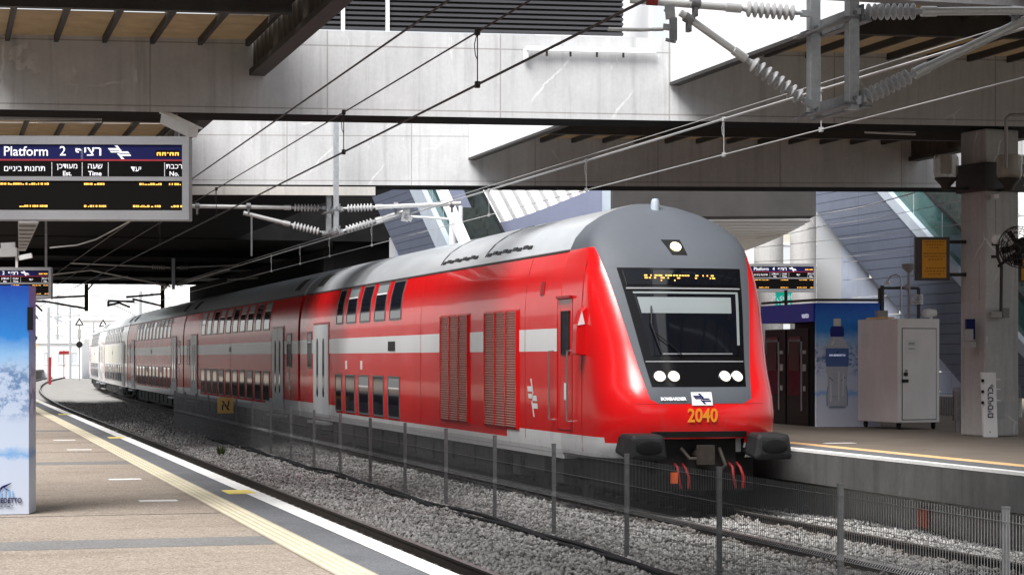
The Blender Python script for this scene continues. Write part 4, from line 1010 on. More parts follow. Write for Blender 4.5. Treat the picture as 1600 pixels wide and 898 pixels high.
# two dark drop posts at the bright end
for px, lab, arms in ((135, 'left dark drop post with slim arms against the bright end', (((135, 462), (46, 467)), ((135, 482), (66, 470)), ((46, 470), (70, 471)), ((56, 476), (66, 486)))),
                      (254, 'right dark drop post with slim arms against the bright end', (((254, 459), (197, 464)), ((254, 478), (207, 467)), ((169, 470), (210, 471)), ((169, 470), (169, 479)), ((169, 477), (186, 473)), ((186, 473), (203, 480))))):
    t = thing('cantilever_support', lab, 'line support', P(px, 487, 111), 'overhead line supports'); g = MB(); p = P(px, 486, 111); g.box(p.x - .1, p.x + .1, p.y - .1, p.y + .1, p.z, 6.24); g.beam(P(px + 2, 453, 111), P(px + 11, 442, 111), .07, .07); g.build('drop_post', M['black_steel'], t)
    for a, c_ in arms: g = MB(); g.tube([P(*a, 111), P(*c_, 111)], .06, 6); g.build('arm_tube', M['black_steel'], t, smooth=40)

# ------------------------------------------------------------------ platform signs
PXM = 18.0 / F
def sign(num, label, corner, ang, rods, seed):
    t = thing('platform_sign', label, 'sign', corner, 'platform departure signs'); ax = Vector((math.cos(ang), math.sin(ang), 0)); ay = Vector((-ax.y, ax.x, 0))
    # local pixels measured on the nearest sign: x leftwards from its right edge (295), y down from its top (213)
    def L(x, y, o=0): return Vector(corner) + ax * ((x - 295) * PXM) + Vector((0, 0, (213 - y) * PXM)) - ay * o
    def plate(b, x0, x1, y0, y1, o0, o1): 
        q = [L(x0, y0, o1), L(x1, y0, o1), L(x1, y1, o1), L(x0, y1, o1)]; b.prism(q, ay * (o1 - o0))
    XL = -150
    b = MB(); plate(b, XL, 295, 213, 343, -.22, 0)
    fr = b.build('sign_case', M['silver_frame'], t, bevel=.008)
    b = MB(); plate(b, XL, 295, 213, 226, 0, .018); plate(b, XL, 295, 328.5, 343, 0, .018); plate(b, 284.5, 295, 226, 328.5, 0, .018); plate(b, XL, 284.5, 276, 282.5, 0, .014); b.build('sign_frame', M['silver_frame'], t)
    b = MB(); plate(b, XL + 10, 284.5, 226, 250, 0, .004); b.build('header_panel', M['navy'], t)
    b = MB(); plate(b, XL + 10, 284.5, 249, 251.5, 0, .006); b.build('red_line', M['red_line'], t)
    b = MB(); plate(b, XL + 10, 284.5, 251.5, 276, 0, .004); plate(b, XL + 10, 284.5, 282.5, 328.5, 0, .004); b.build('display_panel', M['led_board'], t)
    def tx(s, x, y, hpx, al='CENTER', bold=None, sx=1):
        if bold is None: bold = .0008 if s.isascii() else 0
        _tx(s, x, y, hpx, al, bold, sx)
    def _tx(s, x, y, hpx, al, bold, sx): text(s, hpx * PXM / .70, M['print_white'], t, L(x, y, .009), ax, (0, 0, 1), align=al, bold=bold, sx=sx)
    tx('Platform', 42, 237.5, 14.5, sx=.98); tx(str(num), 99, 237, 14.5); tx(heb('רציף'), 139, 237, 15, bold=0); tx(heb('רציף'), 139.8, 237, 15, bold=0)
    tx(heb('תחנות ביניים'), 40, 264, 8.5, sx=1.02); tx(heb('מעודכן'), 106, 260, 8); tx('Est.', 106, 271.5, 7); tx(heb('שעה'), 149, 260, 8.5); tx('Time', 149, 271.5, 7)
    tx(heb('יעד'), 213, 264, 8.5); tx(heb('רכבת'), 272, 260, 8); tx('No.', 272, 271.5, 7)
    b = MB()
    for x in (82, 129, 169.5, 257):
        for y in range(254, 276, 2): plate(b, x - .5, x + .5, y, y + 1.1, .004, .006)
    b.build('column_dots', M['print_white'], t)
    b = MB(); rail_logo(b, lambda u, v: L(u, -v, .008), 187, -238, 36, 21); b.build('rail_logo', M['print_white'], t)
    b = MB(); r = random.Random(seed)
    for xa, xb, yy in ((0, 78, 287.5), (132, 166, 287.5), (218, 253, 287.5), (264, 284, 287.5), (32, 78, 322), (132, 166, 322), (208, 253, 322), (267, 284, 322), (-120, -20, 287.5)):
        x = xa
        while x < xb - 1:
            w_ = r.choice((1.6, 2.4, 3.4)); h0 = r.choice((0, 0, 1.5)); plate(b, x, min(x + w_, xb), yy - 1.5 + h0, yy + 1.5, .004, .006); x += w_ + r.choice((.9, 1.4, 2.6))
    for xa, xb in ((245, 251), (253, 259), (261, 263), (265, 271), (273, 279)):
        plate(b, xa, xb, 238, 239.5, .004, .007); 
        if xb - xa > 3: plate(b, xa, xa + 1.7, 238, 243, .004, .007); plate(b, xb - 1.7, xb, 238, 243, .004, .007)
    b.build('display_text', M['amber'], t)['kind'] = 'stuff'
    b = MB(); plate(b, 243, 281, 234.5, 245, .0035, .0045); b.build('clock_panel', M['led_board'], t)
    for x in rods:
        b = MB(); p = L(x, 213, -.11); b.box(p.x - .025, p.x + .025, p.y - .025, p.y + .025, p.z, 7.4 if corner[1] < 40 else 6.4); b.build('hanger', M['galv_dark2'], t)
    return t
sign(2, 'nearest platform 2 departure sign, hung over the left platform', P(295.5, 213.5, 18), -math.radians(14), (-120, -30), 4)
sign(2, 'smaller platform 2 departure sign farther along the left platform', P(80, 417.5, 47.7), -math.radians(14), (270, 20), 9)
sign(4, 'platform 4 departure sign beyond the right side of the cab', P(1275, 412, 53), -math.radians(14), (), 12)

# ------------------------------------------------------------------ left platform: water advertisement stand
def ad_mat(name, ztop, seed, h, g=.8):
    m = pbr(name, (.2, .3, .6), .35); t = NT(m); tc = t.n('TexCoord'); sp = t.n('SeparateXYZ'); t.link(tc.outputs['Object'], sp.inputs[0]); z = sp.outputs[2]
    f = t.math('DIVIDE', z, h); nz_ = t.noise(t.coord((3, 3, 3)), 2.2, 8, .68); f2 = t.math('ADD', f, t.math('MULTIPLY', t.math('SUBTRACT', nz_, .5), .10))
    c = t.ramp(f2, [(0, (.66, .72, .82)), (.24, (.60, .70, .85)), (.265, (.22, .45, .78)), (.30, (.62, .72, .86)), (.44, (.58, .68, .84)), (.62, (.52, .64, .82)), (.70, (.30, .55, .85)), (.78, (.03, .25, .70)), (1, (.01, .07, .42))])
    rk = t.noise(t.coord((1, 1, 1.3)), 7, 9, .72); band = t.ramp(f, [(.40, (0, 0, 0)), (.48, (1, 1, 1)), (.62, (1, 1, 1)), (.70, (0, 0, 0))])
    rr = t.ramp(rk, [(.47, (0, 0, 0)), (.56, (.85, .85, .85))]); k = t.math('MULTIPLY', band, rr); c = t.mix(k, c, (.08, .20, .42)); c = t.mix(1.0, c, (g, g, g * 1.04), 'MULTIPLY'); t.color(c); return m
M['ad_print'] = ad_mat('mountain_print', 1, 1, 2.0)
px0 = P(45, 803, 18.0); p0 = Vector((px0.x, px0.y, PLAT))
t = thing('advert_stand', 'tall blue and white water advertisement stand on the left platform', 'advertisement', p0)
adx = Vector((math.cos(-.22), math.sin(-.22), 0)); ady = Vector((-adx.y, adx.x, 0)); AH = 2.01
b = MB(); secs = 9; curve_ = lambda u: -.06 * math.sin(math.pi * u)
pts = [p0 - adx * (1 - u) * .95 + ady * curve_(u) for u in lin(0, 1, secs)]
b.add([p + Vector((0, 0, z)) for p in pts for z in (.005, AH)] + [p + ady * .35 + Vector((0, 0, z)) for p in pts for z in (.005, AH)],
      [(2 * i, 2 * i + 2, 2 * i + 3, 2 * i + 1) for i in range(secs - 1)] + [(2 * secs + 2 * i, 2 * secs + 2 * i + 1, 2 * secs + 2 * i + 3, 2 * secs + 2 * i + 2) for i in range(secs - 1)] + [(2 * i + 1, 2 * i + 3, 2 * secs + 2 * i + 3, 2 * secs + 2 * i + 1) for i in range(secs - 1)] + [(0, 1, 2 * secs + 1, 2 * secs), (2 * secs - 2, 4 * secs - 2, 4 * secs - 1, 2 * secs - 1)])
b.build('printed_panel', M['ad_print'], t, smooth=50)
def adp(dx, z, o=.004): u = 1 + dx / .95; return p0 + adx * dx + ady * (curve_(min(1, max(0, u))) - o) + Vector((0, 0, z))
text('SAN BENEDETTO', .062, M['navy'], t, adp(-.056, .125, .010), adx + ady * .17, align='RIGHT', bold=.001, sx=.78)
text('OF ITALY', .03, M['navy'], t, adp(-.13, .078, .010), adx + ady * .16, align='RIGHT', sx=1.0)
b = MB()
for q in ([(-.26, .42), (-.20, .455), (-.11, .485), (-.125, .470), (-.19, .43)], [(-.22, .45), (-.25, .40), (-.265, .33), (-.255, .33), (-.235, .40), (-.195, .44)], [(-.21, .44), (-.17, .405), (-.13, .395), (-.17, .418)], [(-.25, .45), (-.32, .475), (-.30, .455)]):
    b.add([adp(-.14 + (dx + .11) * .75, .16 + (z - .33) * .8, .012) for dx, z in q], [tuple(range(len(q)))])
b.build('bird_emblem', M['navy'], t)
b = MB()
for k in range(4): x = -.235 + k * .032; b.add([adp(x, .155, .010), adp(x + .012, .155, .010), adp(x + .012, .21 + .02 * (k in (1, 2)), .010), adp(x, .21 + .02 * (k in (1, 2)), .010)], [(0, 1, 2, 3)])
M['print_sky'] = pbr('light_blue_print', (.20, .42, .72), .5); b.build('arch_emblem', M['print_sky'], t)
b = MB(); q = p0 + Vector((0, 0, 1.62)); b.beam(q + adx * .012 + Vector((0, 0, 0)), q + adx * .012 + Vector((0, 0, .20)), .03, .05); b.build('clip', M['black'], t)

# roof lights, camera and duct on the left
t = thing('security_camera', 'white box security camera under the left platform roof', 'camera', P(278, 185, 30))
b = MB(); p, q = P(258, 186, 30.0), P(302, 207, 29.4); b.beam(p, q, .16, .15); cb_ = b.build('camera_body', M['white'], t, bevel=.012)
b = MB(); b.beam(p + Vector((0, 0, .085)), q + (q - p) * .12 + Vector((0, 0, .085)), .2, .02); b.build('camera_hood', M['white'], t)
b = MB(); b.beam(P(278, 196, 30), P(276, 214, 30), .10, .06); b.beam(P(276, 213, 30), P(276, 180, 30.8), .04, .04); b.build('camera_mount', M['galv_dark2'], t)
def tube_light(label, xa, ya, xb, yb_, d, drop):
    t = thing('tube_light', label, 'light fitting', P((xa + xb) / 2, (ya + yb_) / 2, d), 'unlit tube light fittings under the roofs'); p, q = P(xa, ya, d), P(xb, yb_, d)
    b = MB(); b.beam(p, q, .10, .09); b.build('fitting', M['grey_box'], t); b = MB(); v = Vector((0, -.02, -.09)); b.tube([p * .55 + q * .45 + v, q + v], .018, 8); b.build('tube', M['white'], t, smooth=40)
    for k in (.3, .6, .95): b = MB(); c = p + (q - p) * k; b.beam(c + Vector((0, 0, .03)), c + Vector((0, 0, .22)), .04, .04); b.build('hanger', M['black_steel'], t)
tube_light('unlit tube light under the left roof above the platform sign', -20, 184, 158, 183, 36.5, 1)
tube_light('unlit tube light under the right roof beside the column', 1285, 197, 1430, 203, 38.5, 1)
b = MB(); b.prism([P(28, 345, 34), P(62, 345, 34), P(40, 392, 43), P(29, 392, 43)], (0, .05, .25)); 
for k in range(8): 
    a = k / 8; p = P(30, 346, 33.9) * (1 - a) + P(30, 391, 42.9) * a; q = P(60, 346, 33.9) * (1 - a) + P(40, 391, 42.9) * a; b.beam(p, q, .05, .05)
o = b.build('cable_tray', M['grey_box']); props(o, 'ribbed grey cable tray hanging between the two platform signs', 'cable tray')
t = thing('loudspeaker_bracket', 'small grey floodlight bracket hung left of the cable tray', 'bracket', P(20, 395, 44))
b = MB(); b.beam(P(-4, 395, 44), P(28, 394, 44), .2, .18); b.beam(P(2, 384, 44), P(24, 383, 44), .1, .12); b.build('bar', M['grey_box'], t)
b = MB(); b.beam(P(26, 400, 44), P(26, 418, 44), .05, .05); b.beam(P(30, 403, 44), P(50, 399, 44), .10, .10); b.build('lamp_arm', M['white'], t)

# ------------------------------------------------------------------ right platform
# concrete column
cx = P(1546, 680, 36.2); ang = math.radians(-15.7 + 24)
ca, sa = math.cos(ang), math.sin(ang)
t = thing('concrete_column', 'square concrete column holding the beam on the right platform', 'column', (cx.x, cx.y, PLAT)); 
def cl(u, v, z): return Vector((cx.x + ca * u - sa * v, cx.y + sa * u + ca * v, z))
def cbox(b, u0, u1, v0, v1, z0, z1): b.prism([cl(u0, v0, z0), cl(u1, v0, z0), cl(u1, v1, z0), cl(u0, v1, z0)], (0, 0, z1 - z0))
b = MB(); cbox(b, -.36, .36, -.36, .36, PLAT, 6.27); b.build('shaft', M['concrete_column'], t, bevel=.03)
b = MB(); cbox(b, -.42, .42, -.42, .42, 5.18, 5.68); b.build('steel_collar', M['black_steel'], t, bevel=.01)
b = MB(); cbox(b, -.14, .05, -.365, -.35, 1.2, 1.5); b.build('hatch', M['grey_box'], t)
b = MB(); cbox(b, -.375, -.355, -.2, .1, 3.3, 3.95); b.build('hatch', M['concrete_column'], t)
for x, d, lab in ((1478, 36.0, 'ribbed glass lantern on the left side of the column'), (1577, 35.4, 'ribbed glass lantern on the front of the column'), (1608, 36.6, 'ribbed glass lantern at the right edge behind the column')):
    c = P(x, 262, d); t = thing('glass_lantern', lab, 'lantern', c, 'glass lanterns round the column')
    b = MB(); b.lathe(c + Vector((0, 0, -.20)), c + Vector((0, 0, .25)), [(0, .13), (.03, .20), (.08, .22), (.36, .22), (.42, .19), (.43, 0)], 20); b.build('globe', M['glass_lantern'], t, smooth=50)
    b = MB()
    for k in range(7): b.lathe(c + Vector((0, 0, -.1 + k * .045)), c + Vector((0, 0, .2)), [(0, .10), (.02, .115), (.035, .10)], 14)
    b.build('reflector_rings', M['white'], t, smooth=40)
    b = MB(); b.lathe(c + Vector((0, 0, -.40)), c + Vector((0, 0, -.18)), [(0, .07), (.08, .09), (.2, .20), (.22, .20)], 16); b.build('base', M['black_steel'], t, smooth=40)
    b = MB(); e = Vector((cx.x, cx.y, c.z - .36)); b.beam(c + Vector((0, 0, -.36)), c + (e - c - Vector((0, 0, -.0))) * .55 + Vector((0, 0, -.0)) if False else Vector((c.x * .5 + e.x * .5, c.y * .5 + e.y * .5, c.z - .36)), .05, .05); b.build('bracket_arm', M['black_steel'], t)
def notice(label, x0, x1, y0, y1, d, arms):
    t = thing('orange_notice', label, 'notice', P((x0 + x1) / 2, y1, d), 'orange notices on the column'); s = d / F
    p = P(x0, y1, d); ax = Vector((CT, -ST, 0)) ; ay = Vector((ST, CT, 0)); W_, H_ = (x1 - x0) * s, (y1 - y0) * s
    b = MB(); b.prism([p, p + ax * W_, p + ax * W_ + Vector((0, 0, H_)), p + Vector((0, 0, H_))], ay * .12); b.build('frame', M['black_frame'], t, bevel=.006)
    q = p - ay * .004; a0, a1, z0, z1 = .20 * W_, .90 * W_, .06 * H_, .93 * H_
    b = MB(); b.prism([q + ax * a0 + Vector((0, 0, z0)), q + ax * a1 + Vector((0, 0, z0)), q + ax * a1 + Vector((0, 0, z1)), q + ax * a0 + Vector((0, 0, z1))], ay * .01); b.build('printed_sheet', M['orange_sign'], t)
    b = MB(); r = random.Random(8); zl = z1 - .05 * H_
    for ln, wd in enumerate((.85, .7, .35, 0, .9, .85, .5, 0, 0, .7, .8, .5)):
        if wd:
            xx = (a0 + a1) / 2 - wd * (a1 - a0) / 2
            while xx < (a0 + a1) / 2 + wd * (a1 - a0) / 2:
                w2 = r.uniform(.018, .05); v = q - ay * .003 + ax * xx + Vector((0, 0, zl)); b.add([v, v + ax * w2, v + ax * w2 + Vector((0, 0, .016)), v + Vector((0, 0, .016))], [(0, 1, 2, 3)]); xx += w2 + .014
        zl -= .068 * H_
    b.build('print_lines', M['brown_ink'], t)
    for y in arms: b = MB(); b.beam(P(x1 - 2, y, d + .05), P(x1 + 26, y, d + .25), .05, .06); b.build('bracket_arm', M['black_steel'], t)
M['black_frame'] = worn('dark_notice_frame', (.045, .042, .042), (.075, .07, .07), 3, .5, bump=0); M['brown_ink'] = pbr('brown_ink', (.22, .08, .01), .7)
notice('orange text notice in a dark frame on the left side of the column', 1430, 1484, 370, 438, 36.0, (378, 429))
notice('orange notice cut off at the right edge behind the column', 1585, 1640, 402, 440, 37.4, ())
# wall boxes and pipes on the column
def onc(x, y, d=35.7): return P(x, y, d)
def small(name, label, cat, mat, x0, x1, y0, y1, d, dep=.1, bevel=.008):
    p = P(x0, y1, d); s = d / F; ax = Vector((CT, -ST, 0)); ay = Vector((ST, CT, 0)); b = MB(); b.prism([p, p + ax * (x1 - x0) * s, p + ax * (x1 - x0) * s + Vector((0, 0, (y1 - y0) * s)), p + Vector((0, 0, (y1 - y0) * s))], ay * dep)
    o = b.build(name, M[mat], loc=p, bevel=bevel); return props(o, label, cat)
small('junction_box', 'pale junction box on the column beneath the dark pipe', 'box', 'grey_box', 1549, 1566, 487, 496, 35.6, .2)
small('junction_box', 'darker junction box on the column beneath the dark pipe', 'box', 'galv_dark2', 1567, 1578, 481, 496, 35.6, .2)
small('phone_panel', 'dark blue call point panel on the left face of the column', 'panel', 'navy', 1510, 1524, 498, 530, 35.75, .12)
small('call_box', 'grey call box below the blue panel on the column', 'box', 'grey_box', 1507, 1521, 514, 532, 35.7, .16)
small('label_strip', 'narrow grey strip box under the call box on the column', 'box', 'grey_box', 1506, 1525, 534, 543, 35.7, .16)
small('white_sensor', 'small white sensor box just under the column collar', 'box', 'white', 1553, 1561, 303, 310, 35.5, .25)
b = MB(); b.tube([P(1556, 312, 35.62), P(1556, 360, 35.6), P(1556, 364, 35.6)], .012, 6); props(b.build('conduit', M['grey_box'], smooth=60), 'thin grey conduit below the sensor on the column', 'conduit')
b = MB(); b.tube([P(1558, 380, 35.3), P(1559, 402, 35.3), P(1565, 416, 35.3), P(1564, 486, 35.4)], .03, 8); b.beam(P(1550, 381, 35.3), P(1562, 381, 35.3), .05, .06); b.beam(P(1549, 401, 35.3), P(1561, 401, 35.3), .05, .05); props(b.build('pipe', M['black_steel'], smooth=60), 'black pipe running down the front of the column', 'pipe')
b = MB(); b.tube([P(1572, 262, 35.2), P(1572, 185, 35.0), P(1578, 180, 35.0), P(1640, 180, 35.0)], .03, 8); props(b.build('pipe', M['grey_box'], smooth=60), 'bent grey pipe rising past the front lantern to the beam', 'pipe')
t = thing('bulkhead_camera', 'white round camera on the column next to the black fan', 'camera', P(1560, 374, 35.2))
b = MB(); b.lathe(P(1552, 374, 35.1), P(1572, 374, 35.2), [(0, .05), (.02, .08), (.13, .085), (.2, .07), (.22, 0)], 16); b.build('body', M['white'], t, smooth=40)
t = thing('wall_fan', 'black caged fan with loose cables at the right edge', 'fan', P(1592, 388, 34.8)); c = P(1592, 386, 34.8); nn = Vector((-.75, -.6, -.25)).normalized()
a_ = nn.orthogonal().normalized(); b_ = nn.cross(a_)
g = MB()
for rr, oo in ((.36, 0), (.34, .07), (.27, .12), (.18, .14), (.09, .15), (.34, -.07), (.25, -.11)):
    g.tube([c + nn * oo + (a_ * math.cos(k * math.pi / 12) + b_ * math.sin(k * math.pi / 12)) * rr for k in range(25)], .008, 5, caps=False)
for k in range(20):
    an = k * math.pi / 10; v = a_ * math.cos(an) + b_ * math.sin(an); g.tube([c + nn * .15 + v * .05, c + nn * .12 + v * .27, c + v * .36, c - nn * .11 + v * .25], .005, 4)
g.build('cage', M['black_steel'], t, smooth=60)
for k in range(5):
    an = k * 2 * math.pi / 5; v = a_ * math.cos(an) + b_ * math.sin(an); w_ = b_ * math.cos(an) - a_ * math.sin(an)
    g = MB(); g.add([c + v * .05 - w_ * .04 + nn * .02, c + v * .05 + w_ * .04 - nn * .02, c + v * .31 + w_ * .12 - nn * .04, c + v * .32 - w_ * .02 + nn * .05], [(0, 1, 2, 3)]); g.build('blade', M['black'], t, recalc=False)
g = MB(); g.lathe(c - nn * .28, c + nn * .05, [(0, .08), (.05, .13), (.22, .13), (.33, .06)], 16); g.beam(c - nn * .15 + Vector((0, 0, -.05)), P(1560, 416, 35.3), .04, .04); g.build('motor', M['black'], t, smooth=40)
g = MB()
for k in range(5): g.tube([P(1566 + 3 * k, 376 + 2 * k, 35.0), P(1563 + 4 * k, 396 + 3 * k, 34.95), P(1568 + 3 * k, 410 + k, 35.0), P(1580 + 2 * k, 404 - 2 * k, 34.9)], .009, 5)
g.build('loose_cables', M['black'], t, smooth=60)
# ticket machine post and wire bin
t = thing('ticket_post', 'slim white post with vertical black lettering in front of the column', 'ticket post', P(1548, 683, 35.3)); s = 35.3 / F; axr = Vector((CT, -ST, 0)); ayr = Vector((ST, CT, 0))
p = P(1538, 683, 35.3); p.z = PLAT; b = MB(); b.prism([p + axr * .0, p + axr * .235, p + axr * .20 + Vector((0, 0, 1.12)), p + axr * -.04 + Vector((0, 0, 1.12))], ayr * .14); b.build('body', M['white'], t, bevel=.01)
text(heb('כרטיסים'), .15, M['ink'], t, p + axr * .105 + Vector((0, 0, .60)) - ayr * .006, (0, 0, 1), -axr, bold=.002)
b = MB(); 
for k, z in enumerate((.98, .79, .60)): b.beam(p + axr * -.05 + Vector((0, 0, z)), p + axr * -.01 + Vector((0, 0, z)), .05, .05); 
b.build('bolts', M['black'], t)['kind'] = 'stuff'
b = MB()
for k, z in enumerate((1.0, .83, .64)): b.beam(p + axr * .20 + Vector((0, 0, z)), p + axr * .28 + Vector((0, 0, z)), .02, .015)
b.build('hooks', M['white'], t)['kind'] = 'stuff'
b = MB(); q = p + axr * .07 - ayr * .005; b.add([q + Vector((0, 0, .86)), q + axr * .1 + Vector((0, 0, .87)), q + axr * .06 + Vector((0, 0, .93))], [(0, 1, 2)]); b.add([q + axr * .01 + Vector((0, 0, .09)), q + axr * .05 + Vector((0, 0, .075)), q + axr * .03 + Vector((0, 0, .12))], [(0, 1, 2)]); b.build('emblem', M['grey_box'], t)
def wire_bin(label, x0, x1, y0, y1, d):
    t = thing('wire_bin', label, 'bin', P((x0 + x1) / 2, y1, d), 'wire mesh bins by the column'); p = P(x0, y1, d); s = d / F; W_, H_ = (x1 - x0) * s, (y1 - y0) * s; g = MB()
    for face in (0, .4):
        for k in range(13): q = p + axr * W_ * k / 12 + ayr * face; g.beam(q, q + Vector((0, 0, H_)), .008, .008)
        for k in range(14): z = H_ * k / 13; q = p + ayr * face + Vector((0, 0, z)); g.beam(q, q + axr * W_, .008, .008, (0, 0, 1))
    for k in range(10):
        for e in (0, W_): q = p + axr * e + Vector((0, 0, H_ * k / 9)); g.beam(q, q + ayr * .4, .008, .008)
    o = g.build('mesh_sides', M['galv_dark2'], t); o['kind'] = 'stuff'
    g = MB(); g.prism([p + axr * .02 + ayr * .04, p + axr * (W_ - .02) + ayr * .04, p + axr * (W_ - .02) + ayr * .36, p + axr * .02 + ayr * .36], (0, 0, H_ * .9)); g.build('liner', M['grey_box'], t)
    g = MB(); 
    for e in (.03, W_ - .03): q = p + axr * e + ayr * .2; g.beam(Vector((q.x, q.y, PLAT)), q + Vector((0, 0, .02)), .05, .05)
    g.build('legs', M['galv_dark2'], t)
wire_bin('grey wire mesh bin on the right of the column behind the white post', 1561, 1594, 601, 658, 36.4)
wire_bin('narrow dark wire mesh bin showing at the left of the column', 1496, 1510, 606, 658, 37.8)

# white cabinet on castors
A = PZ(1402, 671, PLAT); B = PZ(1468, 670, PLAT); u1 = (B - A); u1.z = 0; W1 = u1.length; u1.normalize(); u2 = Vector((-u1.y, u1.x, 0)); 
Lc = 1.62; 
t = thing('castor_cabinet', 'grubby white steel cabinet on castors with a locked door', 'cabinet', A); zb, zt = PLAT + .13, 3.02
u2 = (PZ(1340, 667, PLAT) - A); u2.z = 0; u2.normalize(); Lc = (PZ(1340, 667, PLAT) - A).length
def cc(a, c, z): return A + u1 * a + u2 * c + Vector((0, 0, z - PLAT))
b = MB(); b.prism([cc(0, 0, zb), cc(W1, 0, zb), cc(W1, Lc, zb), cc(0, Lc, zb)], (0, 0, zt - zb)); b.build('body', M['cabinet'], t, bevel=.015)
nu1 = Vector((u1.y, -u1.x, 0)); nu2 = Vector((-u2.y, u2.x, 0)) 
if nu1.dot(Vector((0, 0, 0)) - A) < 0: nu1 = -nu1
if nu2.dot(-A) < 0: nu2 = -nu2
def fpl(name, mat, a0, a1, z0, z1, o0, o1, par=t):
    b = MB(); b.prism([cc(a0, 0, z0) + nu1 * o1, cc(a1, 0, z0) + nu1 * o1, cc(a1, 0, z1) + nu1 * o1, cc(a0, 0, z1) + nu1 * o1], nu1 * (o0 - o1)); return b.build(name, M[mat], par)
M['gap'] = pbr('dark_gap', (.03, .028, .025), .9)
fpl('door_gap', 'gap', .10, W1 - .07, zb + .05, zt - .18, -.002, .003); dr = fpl('door', 'cabinet', .115, W1 - .085, zb + .065, zt - .195, .0, .010)
fpl('handle', 'black', .14, .21, 1.93, 1.99, .01, .04, dr); fpl('lock', 'black', .10, .22, 1.80, 1.86, .01, .05, dr); fpl('latch_plate', 'grey_box', .16, .22, 1.91, 2.05, .008, .018, dr)
fpl('paper_notice', 'paper', .17, .45, 2.34, 2.62, .01, .013, dr); 
for z in (2.55, 2.52, 2.44): fpl('print_line', 'ink', .24, .38, z, z + .012, .013, .0145, dr)
def spl(name, mat, a0, a1, z0, z1, o0, o1):
    b = MB(); b.prism([cc(0, a0, z0) + nu2 * o1, cc(0, a1, z0) + nu2 * o1, cc(0, a1, z1) + nu2 * o1, cc(0, a0, z1) + nu2 * o1], nu2 * (o0 - o1)); return b.build(name, M[mat], t)
spl('paper_notice', 'paper', Lc * .72, Lc * .9, 2.45, 2.76, -.002, .004); spl('side_hatch', 'cabinet', Lc * .28, Lc * .72, 1.72, 2.28, -.002, .006)
for a, c in ((.1, .12), (W1 - .08, .1), (.1, Lc - .15), (W1 - .08, Lc - .15)):
    b = MB(); p = cc(a, c, PLAT); b.lathe(p + Vector((-.02, 0, .065)), p + Vector((.02, 0, .065)), [(0, .06), (.005, .065), (.035, .065), (.04, .06)], 14); b.box(p.x - .035, p.x + .035, p.y - .03, p.y + .03, PLAT + .07, zb + .002); b.build('castor', M['black'], t)
# instruments standing on the cabinet
t = thing('weather_mast', 'small weather mast with white radiation shield on the cabinet roof', 'instrument', cc(.12, .3, zt)); q = P(1420, 497, 39.5); q.z = zt
g = MB(); g.tube([q, P(1420, 425, 39.5)], .03, 8); g.lathe(P(1420, 426, 39.5), P(1420, 412, 39.5), [(0, .03), (.06, .09), (.10, .13), (.17, .14), (.175, 0)], 14); g.tube([P(1420, 452, 39.5), P(1414, 446, 39.5)], .05, 8); g.build('mast', M['grey_box'], t, smooth=40)
g = MB()
for k in range(5): c = P(1434, 475 - k * 3.2, 39.5); g.lathe(c, c + Vector((0, 0, .04)), [(0, .09), (.005, .105), (.02, .10), (.025, .03)], 14)
g.tube([P(1420, 473, 39.5), P(1434, 473, 39.5)], .015, 6); g.build('radiation_shield', M['white'], t, smooth=40)
t = thing('swan_neck', 'thin swan neck pole with a small white cone on the cabinet roof', 'instrument', P(1408, 497, 39.8)); q = P(1408, 497, 39.8); q.z = zt
g = MB(); g.tube([q, P(1408, 440, 39.8), P(1406, 432, 39.8), P(1400, 429, 39.8), P(1392, 431, 39.8), P(1388, 438, 39.8)], .014, 6); g.build('pole', M['galv'], t, smooth=60)
g = MB(); c = P(1387, 445, 39.8); g.lathe(c, c + Vector((0, 0, .10)), [(0, .07), (.01, .07), (.10, .015)], 12); g.build('cone', M['white'], t, smooth=40)
t = thing('dome_camera', 'white twin camera lying on the right end of the cabinet roof', 'camera', cc(W1 - .1, .1, zt)); g = MB(); c = cc(W1 - .12, .12, zt + .10); g.lathe(c + Vector((-.16, 0, 0)), c + Vector((.1, 0, .02)), [(0, .05), (.03, .085), (.12, .09), (.2, .07), (.26, .07)], 14); g.beam(c, c - Vector((0, 0, .1)), .05, .05); g.build('body', M['white'], t, smooth=40)
t = thing('roof_box', 'small grey instrument box and yellow straps on the cabinet roof', 'box', cc(.05, .9, zt)); g = MB(); p = cc(.15, .85, zt); g.box(p.x - .1, p.x + .1, p.y - .08, p.y + .08, zt, zt + .17); g.build('box', M['grey_box'], t)
g = MB(); g.beam(cc(.02, .2, zt + .02), cc(.04, 1.2, zt + .02), .06, .03); g.build('strap', M['sign_yellow'], t)

# vending kiosk with the bottle advertisement
C0 = PZ(1275, 666.5, PLAT); ka = Vector((math.cos(-.16), math.sin(-.16), 0)); C1 = C0 + ka * 1.3; kb = Vector((0, 1, 0)); KD = 2.75; KT = 3.36
t = thing('vending_kiosk', 'blue kiosk with a bottle advertisement beside the white cabinet', 'kiosk', C0)
b = MB(); b.prism([C0 + ka * .02 + kb * .35 , C1, C1 + kb * KD, C0 + kb * KD + ka * .7, C0 + kb * .35 + ka * .7 ], (0, 0, KT - PLAT - .02)); b.build('shell', M['black'], t)
b = MB(); b.prism([C0 - kb * .02, C1 - kb * .02, C1 + kb * .05, C0 + kb * .05], (0, 0, KT - PLAT)); M['ad_print2'] = ad_mat('mountain_print_dark', 1, 2, 2.46, 1.25); b.build('advert_panel', M['ad_print2'], t)
b = MB(); z0 = KT - .37; b.prism([C0 + kb * .051 + Vector((-.03, 0, z0 - PLAT)), C0 + kb * KD + Vector((-.03, 0, z0 - PLAT)), C0 + kb * KD + Vector((.68, 0, z0 - PLAT)), C0 + kb * .051 + Vector((.68, 0, z0 - PLAT))], (0, 0, .37)); b.build('header', M['ad_blue'], t)
